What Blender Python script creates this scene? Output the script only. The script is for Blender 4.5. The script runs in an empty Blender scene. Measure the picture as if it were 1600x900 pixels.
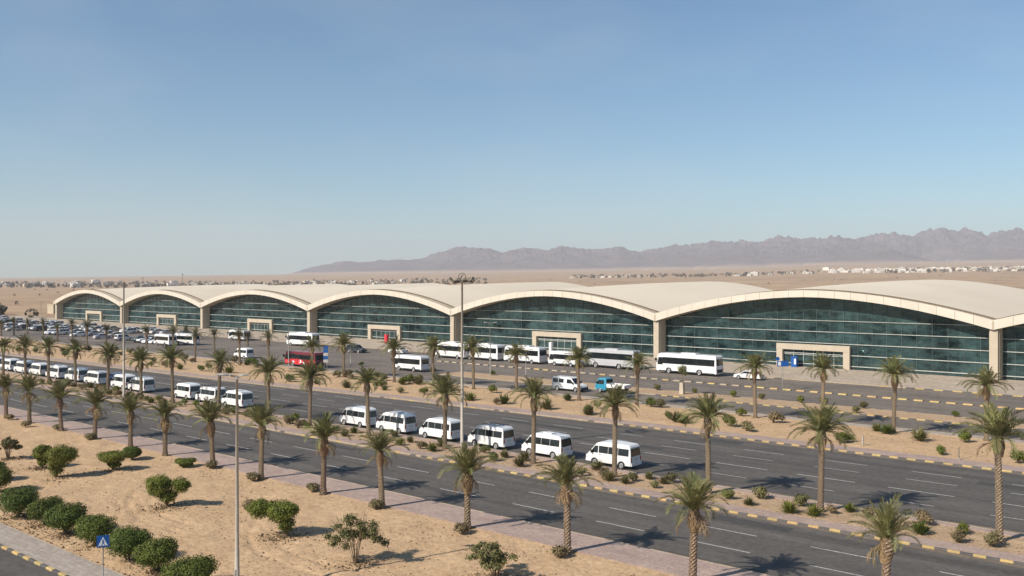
import bpy, bmesh, math, random
from mathutils import Vector, Matrix, noise, Euler
random.seed(7)
R_ = random.Random(11)
S = bpy.context.scene
C = S.collection
rad = math.radians

# ---------------------------------------------------------------- camera, sky, sun, exposure
H = 16.5                     # eye height
FPX = 1450.0                 # focal length in photo pixels (1600 wide)
TH = math.atan2(1700, FPX)   # angle between the road direction (-X) and the camera axis
cam_d = bpy.data.cameras.new('camera'); cam = bpy.data.objects.new('camera', cam_d); C.objects.link(cam)
cam.location = (0, 0, H); cam.rotation_euler = (rad(90), 0, rad(90) - TH)
cam_d.sensor_width = 36; cam_d.lens = 36*FPX/1600; cam_d.shift_y = -0.01
cam_d.clip_start = 0.5; cam_d.clip_end = 40000
S.camera = cam

SUN_EL = rad(37); SUN_DIR = Vector((-0.29, -0.957, 0)).normalized()
SUN_AZ = math.atan2(SUN_DIR.x, SUN_DIR.y)
w = bpy.data.worlds.new('World'); S.world = w; w.use_nodes = True
nt = w.node_tree; bg = nt.nodes['Background']
sky = nt.nodes.new('ShaderNodeTexSky'); sky.sky_type = 'NISHITA'; sky.sun_disc = False
sky.sun_elevation = SUN_EL; sky.sun_rotation = SUN_AZ
sky.altitude = 50; sky.air_density = 1.0; sky.dust_density = 0.25; sky.ozone_density = 3.0
tint = nt.nodes.new('ShaderNodeMixRGB'); tint.blend_type = 'MULTIPLY'; tint.inputs['Fac'].default_value = 1.0; tint.inputs['Color2'].default_value = (0.76, 1.02, 1.10, 1)
nt.links.new(sky.outputs[0], tint.inputs['Color1']); 
tcw = nt.nodes.new('ShaderNodeTexCoord'); mpw = nt.nodes.new('ShaderNodeMapping'); mpw.inputs['Scale'].default_value = (1.0, 1.0, 3.0); nt.links.new(tcw.outputs['Generated'], mpw.inputs['Vector'])
nzw = nt.nodes.new('ShaderNodeTexNoise'); nzw.inputs['Scale'].default_value = 3.2; nzw.inputs['Detail'].default_value = 5; nt.links.new(mpw.outputs[0], nzw.inputs['Vector'])
mrw = nt.nodes.new('ShaderNodeMapRange'); mrw.inputs[1].default_value = 0.48; mrw.inputs[2].default_value = 0.8; mrw.inputs[3].default_value = 0.0; mrw.inputs[4].default_value = 0.16; nt.links.new(nzw.outputs['Fac'], mrw.inputs[0])
veil = nt.nodes.new('ShaderNodeMixRGB'); veil.inputs['Color2'].default_value = (7.0, 7.2, 7.3, 1); nt.links.new(mrw.outputs[0], veil.inputs['Fac'])     # thin uneven high haze
nt.links.new(tint.outputs[0], veil.inputs['Color1']); nt.links.new(veil.outputs[0], bg.inputs[0]); bg.inputs[1].default_value = 0.081
sun_d = bpy.data.lights.new('sun', 'SUN'); sun_d.energy = 5.0; sun_d.angle = rad(0.53); sun_d.color = (1.0, 0.92, 0.81)
sun = bpy.data.objects.new('sun', sun_d); C.objects.link(sun)
to_sun = Vector((SUN_DIR.x*math.cos(SUN_EL), SUN_DIR.y*math.cos(SUN_EL), math.sin(SUN_EL)))
sun.rotation_euler = to_sun.to_track_quat('Z', 'Y').to_euler()
S.view_settings.view_transform = 'Standard'; S.view_settings.look = 'None'
S.view_settings.exposure = 0.33; S.view_settings.gamma = 1.0; S.view_settings.use_curve_mapping = False
S.render.engine = 'CYCLES'
S.cycles.max_bounces = 6; S.cycles.diffuse_bounces = 2; S.cycles.glossy_bounces = 3
S.cycles.transmission_bounces = 3; S.cycles.volume_bounces = 1

# ---------------------------------------------------------------- where a photo point lies on the ground / on a plane of constant Y
FW = (-math.cos(TH), math.sin(TH)); RT = (FW[1], -FW[0])
def G(px, py, z=0.0):
    u = (px-800)/FPX; v = (py-434)/FPX; t = (H-z)/v
    return t*(FW[0]+u*RT[0]), t*(FW[1]+u*RT[1])
def onY(px, Y, py=434):
    u = (px-800)/FPX; t = Y/(FW[1]+u*RT[1])
    return t*(FW[0]+u*RT[0]), H-t*(py-434)/FPX
def polar(px, r):
    u = (px-800)/FPX
    return r*(FW[0]+u*RT[0]), r*(FW[1]+u*RT[1])
def lerp_tab(x, xs, ys):
    if x <= xs[0]: return ys[0]
    for i in range(1, len(xs)):
        if x <= xs[i]:
            t = (x-xs[i-1])/(xs[i]-xs[i-1]); return ys[i-1]+(ys[i]-ys[i-1])*t
    return ys[-1]

# ---------------------------------------------------------------- materials
MATS = {}
def mat(name, col, rough=0.8, var=0.12, scale=3.0, bump=0.0, bscale=20.0, metal=0.0, col2=None, spec=0.35, coat=0.0,
        objvar=0.0, dirt=0.0, coords='Object', detail=5, scale2=None, trans=0.0):
    m = bpy.data.materials.new(name); m.use_nodes = True
    n = m.node_tree; b = n.nodes['Principled BSDF']; L = n.links.new
    b.inputs['Roughness'].default_value = rough; b.inputs['Metallic'].default_value = metal
    b.inputs['Specular IOR Level'].default_value = spec
    if coat: b.inputs['Coat Weight'].default_value = coat; b.inputs['Coat Roughness'].default_value = 0.08
    tc = n.nodes.new('ShaderNodeTexCoord')
    if coords == 'World':
        geo = n.nodes.new('ShaderNodeNewGeometry'); src = geo.outputs['Position']
    else: src = tc.outputs['Object']
    nz = n.nodes.new('ShaderNodeTexNoise'); nz.inputs['Scale'].default_value = scale; nz.inputs['Detail'].default_value = detail
    nz.inputs['Roughness'].default_value = 0.62
    L(src, nz.inputs['Vector'])
    c2 = col2 if col2 else tuple(max(0, c*(1-2.2*var)) for c in col)
    c1 = col if col2 else tuple(min(1, c*(1+var)) for c in col)
    rp = n.nodes.new('ShaderNodeValToRGB'); rp.color_ramp.elements[0].position = 0.32; rp.color_ramp.elements[1].position = 0.68
    rp.color_ramp.elements[0].color = (*c2, 1); rp.color_ramp.elements[1].color = (*c1, 1)
    L(nz.outputs['Fac'], rp.inputs['Fac']); out = rp.outputs['Color']
    if scale2:
        n2 = n.nodes.new('ShaderNodeTexNoise'); n2.inputs['Scale'].default_value = scale2; n2.inputs['Detail'].default_value = 6
        L(src, n2.inputs['Vector'])
        mr = n.nodes.new('ShaderNodeMapRange'); mr.inputs[1].default_value = 0.3; mr.inputs[2].default_value = 0.7
        mr.inputs[3].default_value = 0.78 if name != 'roof_cream' else 0.94; mr.inputs[4].default_value = 1.15 if name != 'roof_cream' else 1.03
        L(n2.outputs['Fac'], mr.inputs[0])
        mx = n.nodes.new('ShaderNodeVectorMath'); mx.operation = 'SCALE'; L(out, mx.inputs[0]); L(mr.outputs[0], mx.inputs['Scale']); out = mx.outputs[0]
    if objvar:
        oi = n.nodes.new('ShaderNodeObjectInfo'); hs = n.nodes.new('ShaderNodeHueSaturation')
        m1 = n.nodes.new('ShaderNodeMapRange'); m1.inputs[3].default_value = 1-objvar; m1.inputs[4].default_value = 1+objvar
        L(oi.outputs['Random'], m1.inputs[0]); L(m1.outputs[0], hs.inputs['Value'])
        m2 = n.nodes.new('ShaderNodeMapRange'); m2.inputs[3].default_value = 0.5-objvar*0.09; m2.inputs[4].default_value = 0.5+objvar*0.09
        mm = n.nodes.new('ShaderNodeMath'); mm.operation = 'MULTIPLY'; mm.inputs[1].default_value = 7.31; L(oi.outputs['Random'], mm.inputs[0])
        fr = n.nodes.new('ShaderNodeMath'); fr.operation = 'FRACT'; L(mm.outputs[0], fr.inputs[0]); L(fr.outputs[0], m2.inputs[0]); L(m2.outputs[0], hs.inputs['Hue'])
        L(out, hs.inputs['Color']); out = hs.outputs['Color']
    if dirt:
        n3 = n.nodes.new('ShaderNodeTexNoise'); n3.inputs['Scale'].default_value = 1.1; n3.inputs['Detail'].default_value = 8; L(src, n3.inputs['Vector'])
        m3 = n.nodes.new('ShaderNodeMapRange'); m3.inputs[1].default_value = 0.45; m3.inputs[2].default_value = 0.8; m3.inputs[4].default_value = dirt
        L(n3.outputs['Fac'], m3.inputs[0])
        mx = n.nodes.new('ShaderNodeMixRGB'); mx.inputs['Color2'].default_value = (0.36, 0.27, 0.18, 1); L(m3.outputs[0], mx.inputs['Fac']); L(out, mx.inputs['Color1']); out = mx.outputs[0]
    L(out, b.inputs['Base Color'])
    if bump:
        nb = n.nodes.new('ShaderNodeTexNoise'); nb.inputs['Scale'].default_value = bscale; nb.inputs['Detail'].default_value = 6; L(src, nb.inputs['Vector'])
        bp = n.nodes.new('ShaderNodeBump'); bp.inputs['Strength'].default_value = bump; bp.inputs['Distance'].default_value = 0.05
        L(nb.outputs['Fac'], bp.inputs['Height']); L(bp.outputs[0], b.inputs['Normal'])
    if trans:
        tr = n.nodes.new('ShaderNodeBsdfTranslucent'); L(out, tr.inputs['Color']); ms = n.nodes.new('ShaderNodeMixShader'); ms.inputs[0].default_value = trans
        L(b.outputs[0], ms.inputs[1]); L(tr.outputs[0], ms.inputs[2]); L(ms.outputs[0], n.nodes['Material Output'].inputs['Surface'])
    MATS[name] = m
    return m
W = 'World'
mat('sand', (0.54, 0.372, 0.222), 0.95, coords=W, scale=0.35, col2=(0.45, 0.302, 0.175), bump=0.8, bscale=6, spec=0.1, scale2=3.2, detail=8)
mat('desert', (0.46, 0.32, 0.20), 0.95, coords=W, scale=0.006, col2=(0.34, 0.23, 0.145), spec=0.1, scale2=0.05, detail=9)
mat('median_sand', (0.47, 0.335, 0.212), 0.95, coords=W, scale=0.9, col2=(0.37, 0.255, 0.16), bump=0.5, bscale=5, spec=0.1, scale2=5)
mat('asphalt', (0.114, 0.101, 0.089), 0.88, coords=W, scale=0.25, col2=(0.087, 0.078, 0.070), bump=0.25, bscale=30, spec=0.3, scale2=2.5, detail=8)
mat('lot_asphalt', (0.205, 0.170, 0.138), 0.88, coords=W, scale=0.09, col2=(0.135, 0.113, 0.097), bump=0.2, bscale=20, spec=0.25, scale2=1.4, detail=8)
mat('pink_paving', (0.45, 0.335, 0.275), 0.9, coords=W, scale=0.7, col2=(0.36, 0.265, 0.225), bump=0.2, bscale=12, scale2=6)
mat('grey_paving', (0.43, 0.365, 0.305), 0.9, coords=W, scale=0.9, col2=(0.37, 0.31, 0.26), bump=0.2, bscale=12, scale2=5)
mat('forecourt_stone', (0.50, 0.41, 0.315), 0.88, coords=W, scale=0.25, col2=(0.42, 0.34, 0.26), scale2=1.5)
mat('road_dust', (0.235, 0.185, 0.138), 0.95, coords=W, scale=0.8, col2=(0.15, 0.122, 0.098), scale2=5, spec=0.1)
mat('kerb_yellow', (0.54, 0.375, 0.125), 0.8, scale=6, col2=(0.36, 0.265, 0.14), objvar=0.14, coords=W)
mat('kerb_dark', (0.085, 0.078, 0.075), 0.8, scale=5, col2=(0.125, 0.112, 0.10), objvar=0.15, coords=W)
mat('kerb_plain', (0.42, 0.335, 0.235), 0.85, scale=1.4, col2=(0.31, 0.235, 0.16), coords=W)
mat('paint_line', (0.56, 0.54, 0.50), 0.7, scale=5.5, col2=(0.23, 0.215, 0.195), coords=W, detail=9)
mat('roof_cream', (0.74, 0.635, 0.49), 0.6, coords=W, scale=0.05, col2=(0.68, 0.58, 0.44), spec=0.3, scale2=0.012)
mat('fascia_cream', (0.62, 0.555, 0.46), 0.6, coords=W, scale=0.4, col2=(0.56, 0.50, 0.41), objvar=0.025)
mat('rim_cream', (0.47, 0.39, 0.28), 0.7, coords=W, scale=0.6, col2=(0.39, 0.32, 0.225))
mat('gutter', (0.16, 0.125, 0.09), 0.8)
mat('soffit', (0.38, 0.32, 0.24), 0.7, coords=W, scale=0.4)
mat('stone', (0.50, 0.425, 0.325), 0.8, coords=W, scale=0.8, col2=(0.43, 0.36, 0.27), bump=0.1)
mat('mullion_white', (0.47, 0.48, 0.44), 0.5)
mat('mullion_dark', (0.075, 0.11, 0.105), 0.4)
mat('wall_plain', (0.42, 0.36, 0.28), 0.85, coords=W, scale=0.3)
mat('white_paint', (0.80, 0.79, 0.77), 0.32, var=0.03, spec=0.5, coat=0.4, dirt=0.22, objvar=0.03)
mat('silver_paint', (0.50, 0.50, 0.51), 0.32, var=0.04, spec=0.5, coat=0.4, dirt=0.2)
mat('beige_paint', (0.52, 0.46, 0.37), 0.4, var=0.04, spec=0.5, coat=0.3, dirt=0.25)
mat('dark_paint', (0.03, 0.036, 0.045), 0.3, var=0.05, spec=0.5, coat=0.5, dirt=0.15)
mat('blue_paint', (0.03, 0.06, 0.16), 0.3, var=0.05, spec=0.5, coat=0.5, dirt=0.15)
mat('teal_paint', (0.02, 0.26, 0.40), 0.4, var=0.05, spec=0.5, coat=0.3, dirt=0.2)
mat('maroon_paint', (0.17, 0.02, 0.035), 0.35, var=0.05, spec=0.5, coat=0.4)
mat('red_paint', (0.72, 0.03, 0.05), 0.4, var=0.05, spec=0.5, coat=0.3)
mat('car_glass', (0.012, 0.016, 0.018), 0.06, var=0.2, spec=0.6)
mat('rubber', (0.02, 0.02, 0.02), 0.85)
mat('rim_metal', (0.42, 0.42, 0.42), 0.4, metal=0.6)
mat('plastic_dark', (0.03, 0.03, 0.032), 0.6)
mat('tail_red', (0.45, 0.02, 0.015), 0.3)
mat('head_lamp', (0.7, 0.7, 0.68), 0.15)
mat('plate', (0.55, 0.56, 0.55), 0.5)
mat('pole_metal', (0.44, 0.39, 0.32), 0.55, metal=0.0, col2=(0.36, 0.31, 0.25), scale=2)
mat('lamp_grey', (0.30, 0.285, 0.26), 0.5)
mat('lamp_dark', (0.20, 0.17, 0.13), 0.6)
mat('lamp_lens', (0.55, 0.54, 0.50), 0.2)
mat('sign_blue', (0.012, 0.10, 0.36), 0.45, var=0.06)
mat('sign_white', (0.78, 0.79, 0.78), 0.5, var=0.03)
mat('palm_trunk', (0.37, 0.285, 0.20), 0.95, scale=11, col2=(0.165, 0.12, 0.08), objvar=0.12, spec=0.1, bump=0.6, bscale=30)
mat('palm_boot', (0.31, 0.215, 0.13), 0.95, scale=9, col2=(0.16, 0.105, 0.06), objvar=0.12, spec=0.1)
mat('frond_green', (0.255, 0.240, 0.095), 0.55, scale=1.2, col2=(0.120, 0.125, 0.044), objvar=0.28, spec=0.3, trans=0.12)
mat('frond_far', (0.165, 0.150, 0.072), 0.6, scale=1.2, col2=(0.09, 0.088, 0.04), objvar=0.22, spec=0.35, trans=0.1)
mat('frond_dry', (0.30, 0.215, 0.115), 0.8, scale=1.2, col2=(0.2, 0.14, 0.075), objvar=0.2, spec=0.2)
mat('leaf_hedge', (0.125, 0.150, 0.024), 0.6, scale=1.6, col2=(0.055, 0.076, 0.012), objvar=0.15, spec=0.22, trans=0.12)
mat('leaf_bright', (0.175, 0.190, 0.030), 0.6, scale=1.6, col2=(0.085, 0.100, 0.016), objvar=0.16, spec=0.22, trans=0.12)
mat('leaf_olive', (0.185, 0.168, 0.060), 0.65, scale=1.8, col2=(0.10, 0.095, 0.035), objvar=0.2, spec=0.3, trans=0.1)
mat('leaf_dry', (0.24, 0.19, 0.095), 0.8, scale=2, col2=(0.13, 0.105, 0.05), objvar=0.2, spec=0.2)
mat('stem', (0.19, 0.135, 0.085), 0.9, scale=4)
mat('pebble', (0.24, 0.165, 0.105), 0.95, coords=W, scale=2, col2=(0.15, 0.10, 0.062))
mat('house_white', (0.70, 0.655, 0.58), 0.85, coords=W, scale=0.05, objvar=0.12)
mat('house_tan', (0.50, 0.41, 0.30), 0.85, coords=W, scale=0.05, objvar=0.12)
mat('window_dark', (0.05, 0.05, 0.055), 0.3)
mat('far_tree', (0.15, 0.12, 0.085), 0.8, coords=W, scale=0.02, col2=(0.075, 0.066, 0.046))
mat('runway', (0.20, 0.17, 0.14), 0.9, coords=W, scale=0.02)
mat('skin', (0.30, 0.17, 0.10), 0.6)
mat('cloth_dark', (0.03, 0.035, 0.05), 0.9)

def glass_mat():
    m = bpy.data.materials.new('facade_glass'); m.use_nodes = True; n = m.node_tree; L = n.links.new
    b = n.nodes['Principled BSDF']; b.inputs['Roughness'].default_value = 0.06; b.inputs['IOR'].default_value = 1.52
    b.inputs['Specular IOR Level'].default_value = 0.75
    geo = n.nodes.new('ShaderNodeNewGeometry')
    oi = n.nodes.new('ShaderNodeObjectInfo')
    mp = n.nodes.new('ShaderNodeMapping'); mp.inputs['Scale'].default_value = (1, 1, 2.2); L(geo.outputs['Position'], mp.inputs['Vector'])
    nz = n.nodes.new('ShaderNodeTexNoise'); nz.inputs['Scale'].default_value = 0.33; nz.inputs['Detail'].default_value = 9; nz.inputs['Roughness'].default_value = 0.7
    L(mp.outputs[0], nz.inputs['Vector'])
    wn = n.nodes.new('ShaderNodeTexWhiteNoise'); wn.noise_dimensions = '2D'
    sx = n.nodes.new('ShaderNodeVectorMath'); sx.operation = 'MULTIPLY'; sx.inputs[1].default_value = (1/2.55, 0, 0); L(geo.outputs['Position'], sx.inputs[0])
    fl = n.nodes.new('ShaderNodeVectorMath'); fl.operation = 'FLOOR'; L(sx.outputs[0], fl.inputs[0]); L(fl.outputs[0], wn.inputs['Vector'])
    ad = n.nodes.new('ShaderNodeMath'); ad.operation = 'MULTIPLY_ADD'; ad.inputs[1].default_value = 0.10; L(wn.outputs['Value'], ad.inputs[0]); L(nz.outputs['Fac'], ad.inputs[2])
    ad2 = n.nodes.new('ShaderNodeMath'); ad2.operation = 'MULTIPLY_ADD'; ad2.inputs[1].default_value = 0.09; L(oi.outputs['Random'], ad2.inputs[0]); L(ad.outputs[0], ad2.inputs[2])
    rp = n.nodes.new('ShaderNodeValToRGB'); e = rp.color_ramp.elements
    e[0].position = 0.47; e[0].color = (0.0035, 0.009, 0.0098, 1); e[1].position = 0.77; e[1].color = (0.048, 0.088, 0.087, 1)  # mottled reflections painted into the pane colour, dark to pale teal
    L(ad2.outputs[0], rp.inputs['Fac']); L(rp.outputs['Color'], b.inputs['Base Color'])
    nb = n.nodes.new('ShaderNodeTexNoise'); nb.inputs['Scale'].default_value = 0.5; nb.inputs['Detail'].default_value = 2; L(geo.outputs['Position'], nb.inputs['Vector'])
    bp = n.nodes.new('ShaderNodeBump'); bp.inputs['Strength'].default_value = 0.2; bp.inputs['Distance'].default_value = 0.05; b.inputs['Specular Tint'].default_value = (0.62, 0.95, 1.0, 1)
    L(nb.outputs['Fac'], bp.inputs['Height']); L(bp.outputs[0], b.inputs['Normal'])
    MATS['facade_glass'] = m
glass_mat()
def seam_bump(name, sc, axis, strength, dark):
    """standing seams: fine raised lines across a sheet"""
    m = MATS[name]; n = m.node_tree; L = n.links.new; b = n.nodes['Principled BSDF']
    geo = n.nodes.new('ShaderNodeNewGeometry'); sp = n.nodes.new('ShaderNodeSeparateXYZ'); L(geo.outputs['Position'], sp.inputs[0])
    mu = n.nodes.new('ShaderNodeMath'); mu.operation = 'MULTIPLY'; mu.inputs[1].default_value = sc; L(sp.outputs[axis], mu.inputs[0])
    fr = n.nodes.new('ShaderNodeMath'); fr.operation = 'FRACT'; L(mu.outputs[0], fr.inputs[0])
    gt = n.nodes.new('ShaderNodeMath'); gt.operation = 'GREATER_THAN'; gt.inputs[1].default_value = 1-dark; L(fr.outputs[0], gt.inputs[0])
    bp = n.nodes.new('ShaderNodeBump'); bp.inputs['Strength'].default_value = strength; bp.inputs['Distance'].default_value = 0.05
    L(gt.outputs[0], bp.inputs['Height']); L(bp.outputs[0], b.inputs['Normal'])
seam_bump('roof_cream', 1/2.4, 1, 0.22, 0.06)

def wear(name, amount):
    """polished wheel paths and patches drawn out along the driving direction"""
    m = MATS[name]; n = m.node_tree; L = n.links.new; b = n.nodes['Principled BSDF']; src = b.inputs['Base Color'].links[0].from_socket
    geo = n.nodes.new('ShaderNodeNewGeometry'); mp = n.nodes.new('ShaderNodeMapping'); mp.inputs['Scale'].default_value = (0.018, 0.75, 1); L(geo.outputs['Position'], mp.inputs['Vector'])
    nz = n.nodes.new('ShaderNodeTexNoise'); nz.inputs['Scale'].default_value = 1.0; nz.inputs['Detail'].default_value = 5; L(mp.outputs[0], nz.inputs['Vector'])
    mr = n.nodes.new('ShaderNodeMapRange'); mr.inputs[1].default_value = 0.3; mr.inputs[2].default_value = 0.7; mr.inputs[3].default_value = 1-amount; mr.inputs[4].default_value = 1+amount
    L(nz.outputs['Fac'], mr.inputs[0]); mx = n.nodes.new('ShaderNodeVectorMath'); mx.operation = 'SCALE'; L(src, mx.inputs[0]); L(mr.outputs[0], mx.inputs['Scale']); L(mx.outputs[0], b.inputs['Base Color'])
wear('asphalt', 0.26); wear('lot_asphalt', 0.16)
def joints(name, size, amount):
    m = MATS[name]; n = m.node_tree; L = n.links.new; b = n.nodes['Principled BSDF']; src = b.inputs['Base Color'].links[0].from_socket
    geo = n.nodes.new('ShaderNodeNewGeometry'); br = n.nodes.new('ShaderNodeTexBrick'); br.offset = 0.5; br.inputs['Scale'].default_value = 1.0
    br.inputs['Brick Width'].default_value = size; br.inputs['Row Height'].default_value = size*.5; br.inputs['Mortar Size'].default_value = size*.03
    br.inputs['Color1'].default_value = (1, 1, 1, 1); br.inputs['Color2'].default_value = (.86, .85, .85, 1); br.inputs['Mortar'].default_value = (amount, amount, amount, 1)
    L(geo.outputs['Position'], br.inputs['Vector']); mx = n.nodes.new('ShaderNodeMixRGB'); mx.blend_type = 'MULTIPLY'; mx.inputs['Fac'].default_value = 1
    L(src, mx.inputs['Color1']); L(br.outputs['Color'], mx.inputs['Color2']); L(mx.outputs[0], b.inputs['Base Color'])
joints('pink_paving', 0.8, 0.72); joints('grey_paving', 0.8, 0.75); joints('forecourt_stone', 3.0, 0.8)

# ---------------------------------------------------------------- mesh helpers
class MB:
    def __init__(s): s.v = []; s.f = []
    def add(s, vs, fs):
        k = len(s.v); s.v += [tuple(p) for p in vs]; s.f += [tuple(i+k for i in f) for f in fs]; return s
    def box(s, x0, x1, y0, y1, z0, z1):
        return s.add([(x0,y0,z0),(x1,y0,z0),(x1,y1,z0),(x0,y1,z0),(x0,y0,z1),(x1,y0,z1),(x1,y1,z1),(x0,y1,z1)],
                     [(0,3,2,1),(4,5,6,7),(0,1,5,4),(1,2,6,5),(2,3,7,6),(3,0,4,7)])
    def tube(s, pts, rads, n=8, cap=True):
        pts = [Vector(p) for p in pts]; vs = []; fs = []
        for i, p in enumerate(pts):
            d = (pts[min(i+1, len(pts)-1)]-pts[max(i-1, 0)]).normalized()
            a = Vector((0, 0, 1)) if abs(d.z) < 0.9 else Vector((1, 0, 0))
            u = d.cross(a).normalized(); v = u.cross(d)
            for k in range(n):
                t = 2*math.pi*k/n; vs.append(p+(u*math.cos(t)+v*math.sin(t))*rads[i])
        for i in range(len(pts)-1):
            for k in range(n):
                fs.append((i*n+k, i*n+(k+1) % n, (i+1)*n+(k+1) % n, (i+1)*n+k))
        if cap: fs.append(tuple(range(n))); fs.append(tuple((len(pts)-1)*n+k for k in reversed(range(n))))
        return s.add(vs, fs)
    def prism(s, poly, d):
        """poly of 3-D points, extruded by vector d"""
        n = len(poly); d = Vector(d); a = [Vector(p) for p in poly]; b = [p+d for p in a]
        return s.add(a+b, [tuple(reversed(range(n))), tuple(range(n, 2*n))]+[(i, (i+1) % n, n+(i+1) % n, n+i) for i in range(n)])
    def mesh(s, name, m, smooth=False, fix=False):
        me = bpy.data.meshes.new(name); me.from_pydata(s.v, [], s.f)
        for q in (m if isinstance(m, (list, tuple)) else [m]): me.materials.append(MATS[q])
        if fix:
            bm = bmesh.new(); bm.from_mesh(me); bmesh.ops.recalc_face_normals(bm, faces=bm.faces); bm.to_mesh(me); bm.free()
        if smooth: me.polygons.foreach_set('use_smooth', [True]*len(me.polygons))
        me.update(); return me
def ob(name, me, parent=None, loc=None, rot=None, scale=None):
    o = bpy.data.objects.new(name, me); C.objects.link(o)
    if parent: o.parent = parent
    if loc is not None: o.location = loc
    if rot is not None: o.rotation_euler = rot
    if scale is not None: o.scale = scale if isinstance(scale, (tuple, list)) else (scale,)*3
    return o
def tag(o, label, cat, group=None):
    o['label'] = label; o['category'] = cat
    if group: o['group'] = group
    return o
def thing(name, label, cat, loc=(0, 0, 0), rz=0, group=None, scale=None):
    o = ob(name, None, None, loc, (0, 0, rz), scale); o.empty_display_size = 0.3
    return tag(o, label, cat, group)
def struct(o): o['kind'] = 'structure'; return o
def copy_tree(o, parent=None):
    c = o.copy(); C.objects.link(c); c.parent = parent
    for ch in list(o.children): copy_tree(ch, c)
    return c
def deltree(o):
    for ch in list(o.children): deltree(ch)
    bpy.data.objects.remove(o)
ORD = ['first', 'second', 'third', 'fourth', 'fifth', 'sixth', 'seventh', 'eighth', 'ninth', 'tenth', 'eleventh', 'twelfth', 'thirteenth',
       'fourteenth', 'fifteenth', 'sixteenth', 'seventeenth', 'eighteenth', 'nineteenth', 'twentieth', 'twenty-first', 'twenty-second', 'twenty-third',
       'twenty-fourth', 'twenty-fifth', 'twenty-sixth', 'twenty-seventh', 'twenty-eighth', 'twenty-ninth', 'thirtieth']

# ---------------------------------------------------------------- terrain to the horizon
def gz(x, y):
    d = x*FW[0]+y*FW[1]; s = x*RT[0]+y*RT[1]; r = math.hypot(x, y)
    px = 800+FPX*s/d if d > 1 else (2600 if s > 0 else -1000)
    px = max(-600, min(2400, px))
    e2 = lerp_tab(px, (300, 500, 900, 1150, 1300, 1600), (0, 3, 16.5, 20.5, 27.5, 29))
    e6 = lerp_tab(px, (0, 455, 800, 1100, 1300, 1600), (13, 40, 60, 80, 108, 116))
    if r < 700: return -0.05
    def sm(t): t = max(0, min(1, t)); return t*t*(3-2*t)
    return -0.05+e2*sm((r-700)/1900)+(e6-e2)*max(0, min(1, (r-2400)/4100))
m = MB(); rings = [40, 120, 250, 420, 700, 850, 1000, 1200, 1400, 1600, 1800, 2000, 2200, 2400, 2600, 2900, 3300, 3800, 4500, 5500, 6500, 8000, 10500]
NA = 180; m.v.append((0, 0, -0.05))
for r in rings:
    for k in range(NA):
        t = 2*math.pi*k/NA; x, y = r*math.cos(t), r*math.sin(t); m.v.append((x, y, gz(x, y)))
for k in range(NA): m.f.append((0, 1+k, 1+(k+1) % NA))
for i in range(len(rings)-1):
    for k in range(NA):
        a = 1+i*NA; m.f.append((a+k, a+NA+k, a+NA+(k+1) % NA, a+(k+1) % NA))
struct(ob('ground', m.mesh('ground', 'desert', True)))

# mountains: a heightfield range 6.5 to 9 km off, with a lower front spur
SKX = [420,455,475,505,535,575,615,640,665,700,716,745,765,785,800,830,850,876,900,925,950,970,985,1000,1030,1057,1075,1120,1165,1185,1220,1250,1300,1350,1385,1412,1440,1475,1500,1525,1545,1565,1600,1700,1850,2000,2200]
SKY = [434,427,420,412,406,405,401,404,400,386,382,381,382,387,382,381,384,381,386,388,386,383,387,388,384,380,381,374,372,376,367,369,367,368,362,358,360,353,357,357,363,357,354,350,362,380,425]
def mountain_mat():
    m = bpy.data.materials.new('rock'); m.use_nodes = True; n = m.node_tree; L = n.links.new; b = n.nodes['Principled BSDF']
    b.inputs['Roughness'].default_value = 0.95; b.inputs['Specular IOR Level'].default_value = 0.1
    at = n.nodes.new('ShaderNodeAttribute'); at.attribute_name = 'rock'
    geo = n.nodes.new('ShaderNodeNewGeometry'); nz = n.nodes.new('ShaderNodeTexNoise'); nz.inputs['Scale'].default_value = 0.006; nz.inputs['Detail'].default_value = 9
    L(geo.outputs['Position'], nz.inputs['Vector'])
    rp = n.nodes.new('ShaderNodeValToRGB'); rp.color_ramp.elements[0].color = (0.115, 0.093, 0.100, 1); rp.color_ramp.elements[1].color = (0.155, 0.124, 0.128, 1)
    rp.color_ramp.elements[0].position = 0.35; rp.color_ramp.elements[1].position = 0.65
    L(nz.outputs['Fac'], rp.inputs['Fac'])
    mx = n.nodes.new('ShaderNodeMixRGB'); mx.inputs['Color1'].default_value = (0.40, 0.285, 0.195, 1); L(rp.outputs[0], mx.inputs['Color2']); L(at.outputs['Fac'], mx.inputs['Fac'])
    L(mx.outputs[0], b.inputs['Base Color']); MATS['rock'] = m
mountain_mat()
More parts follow.
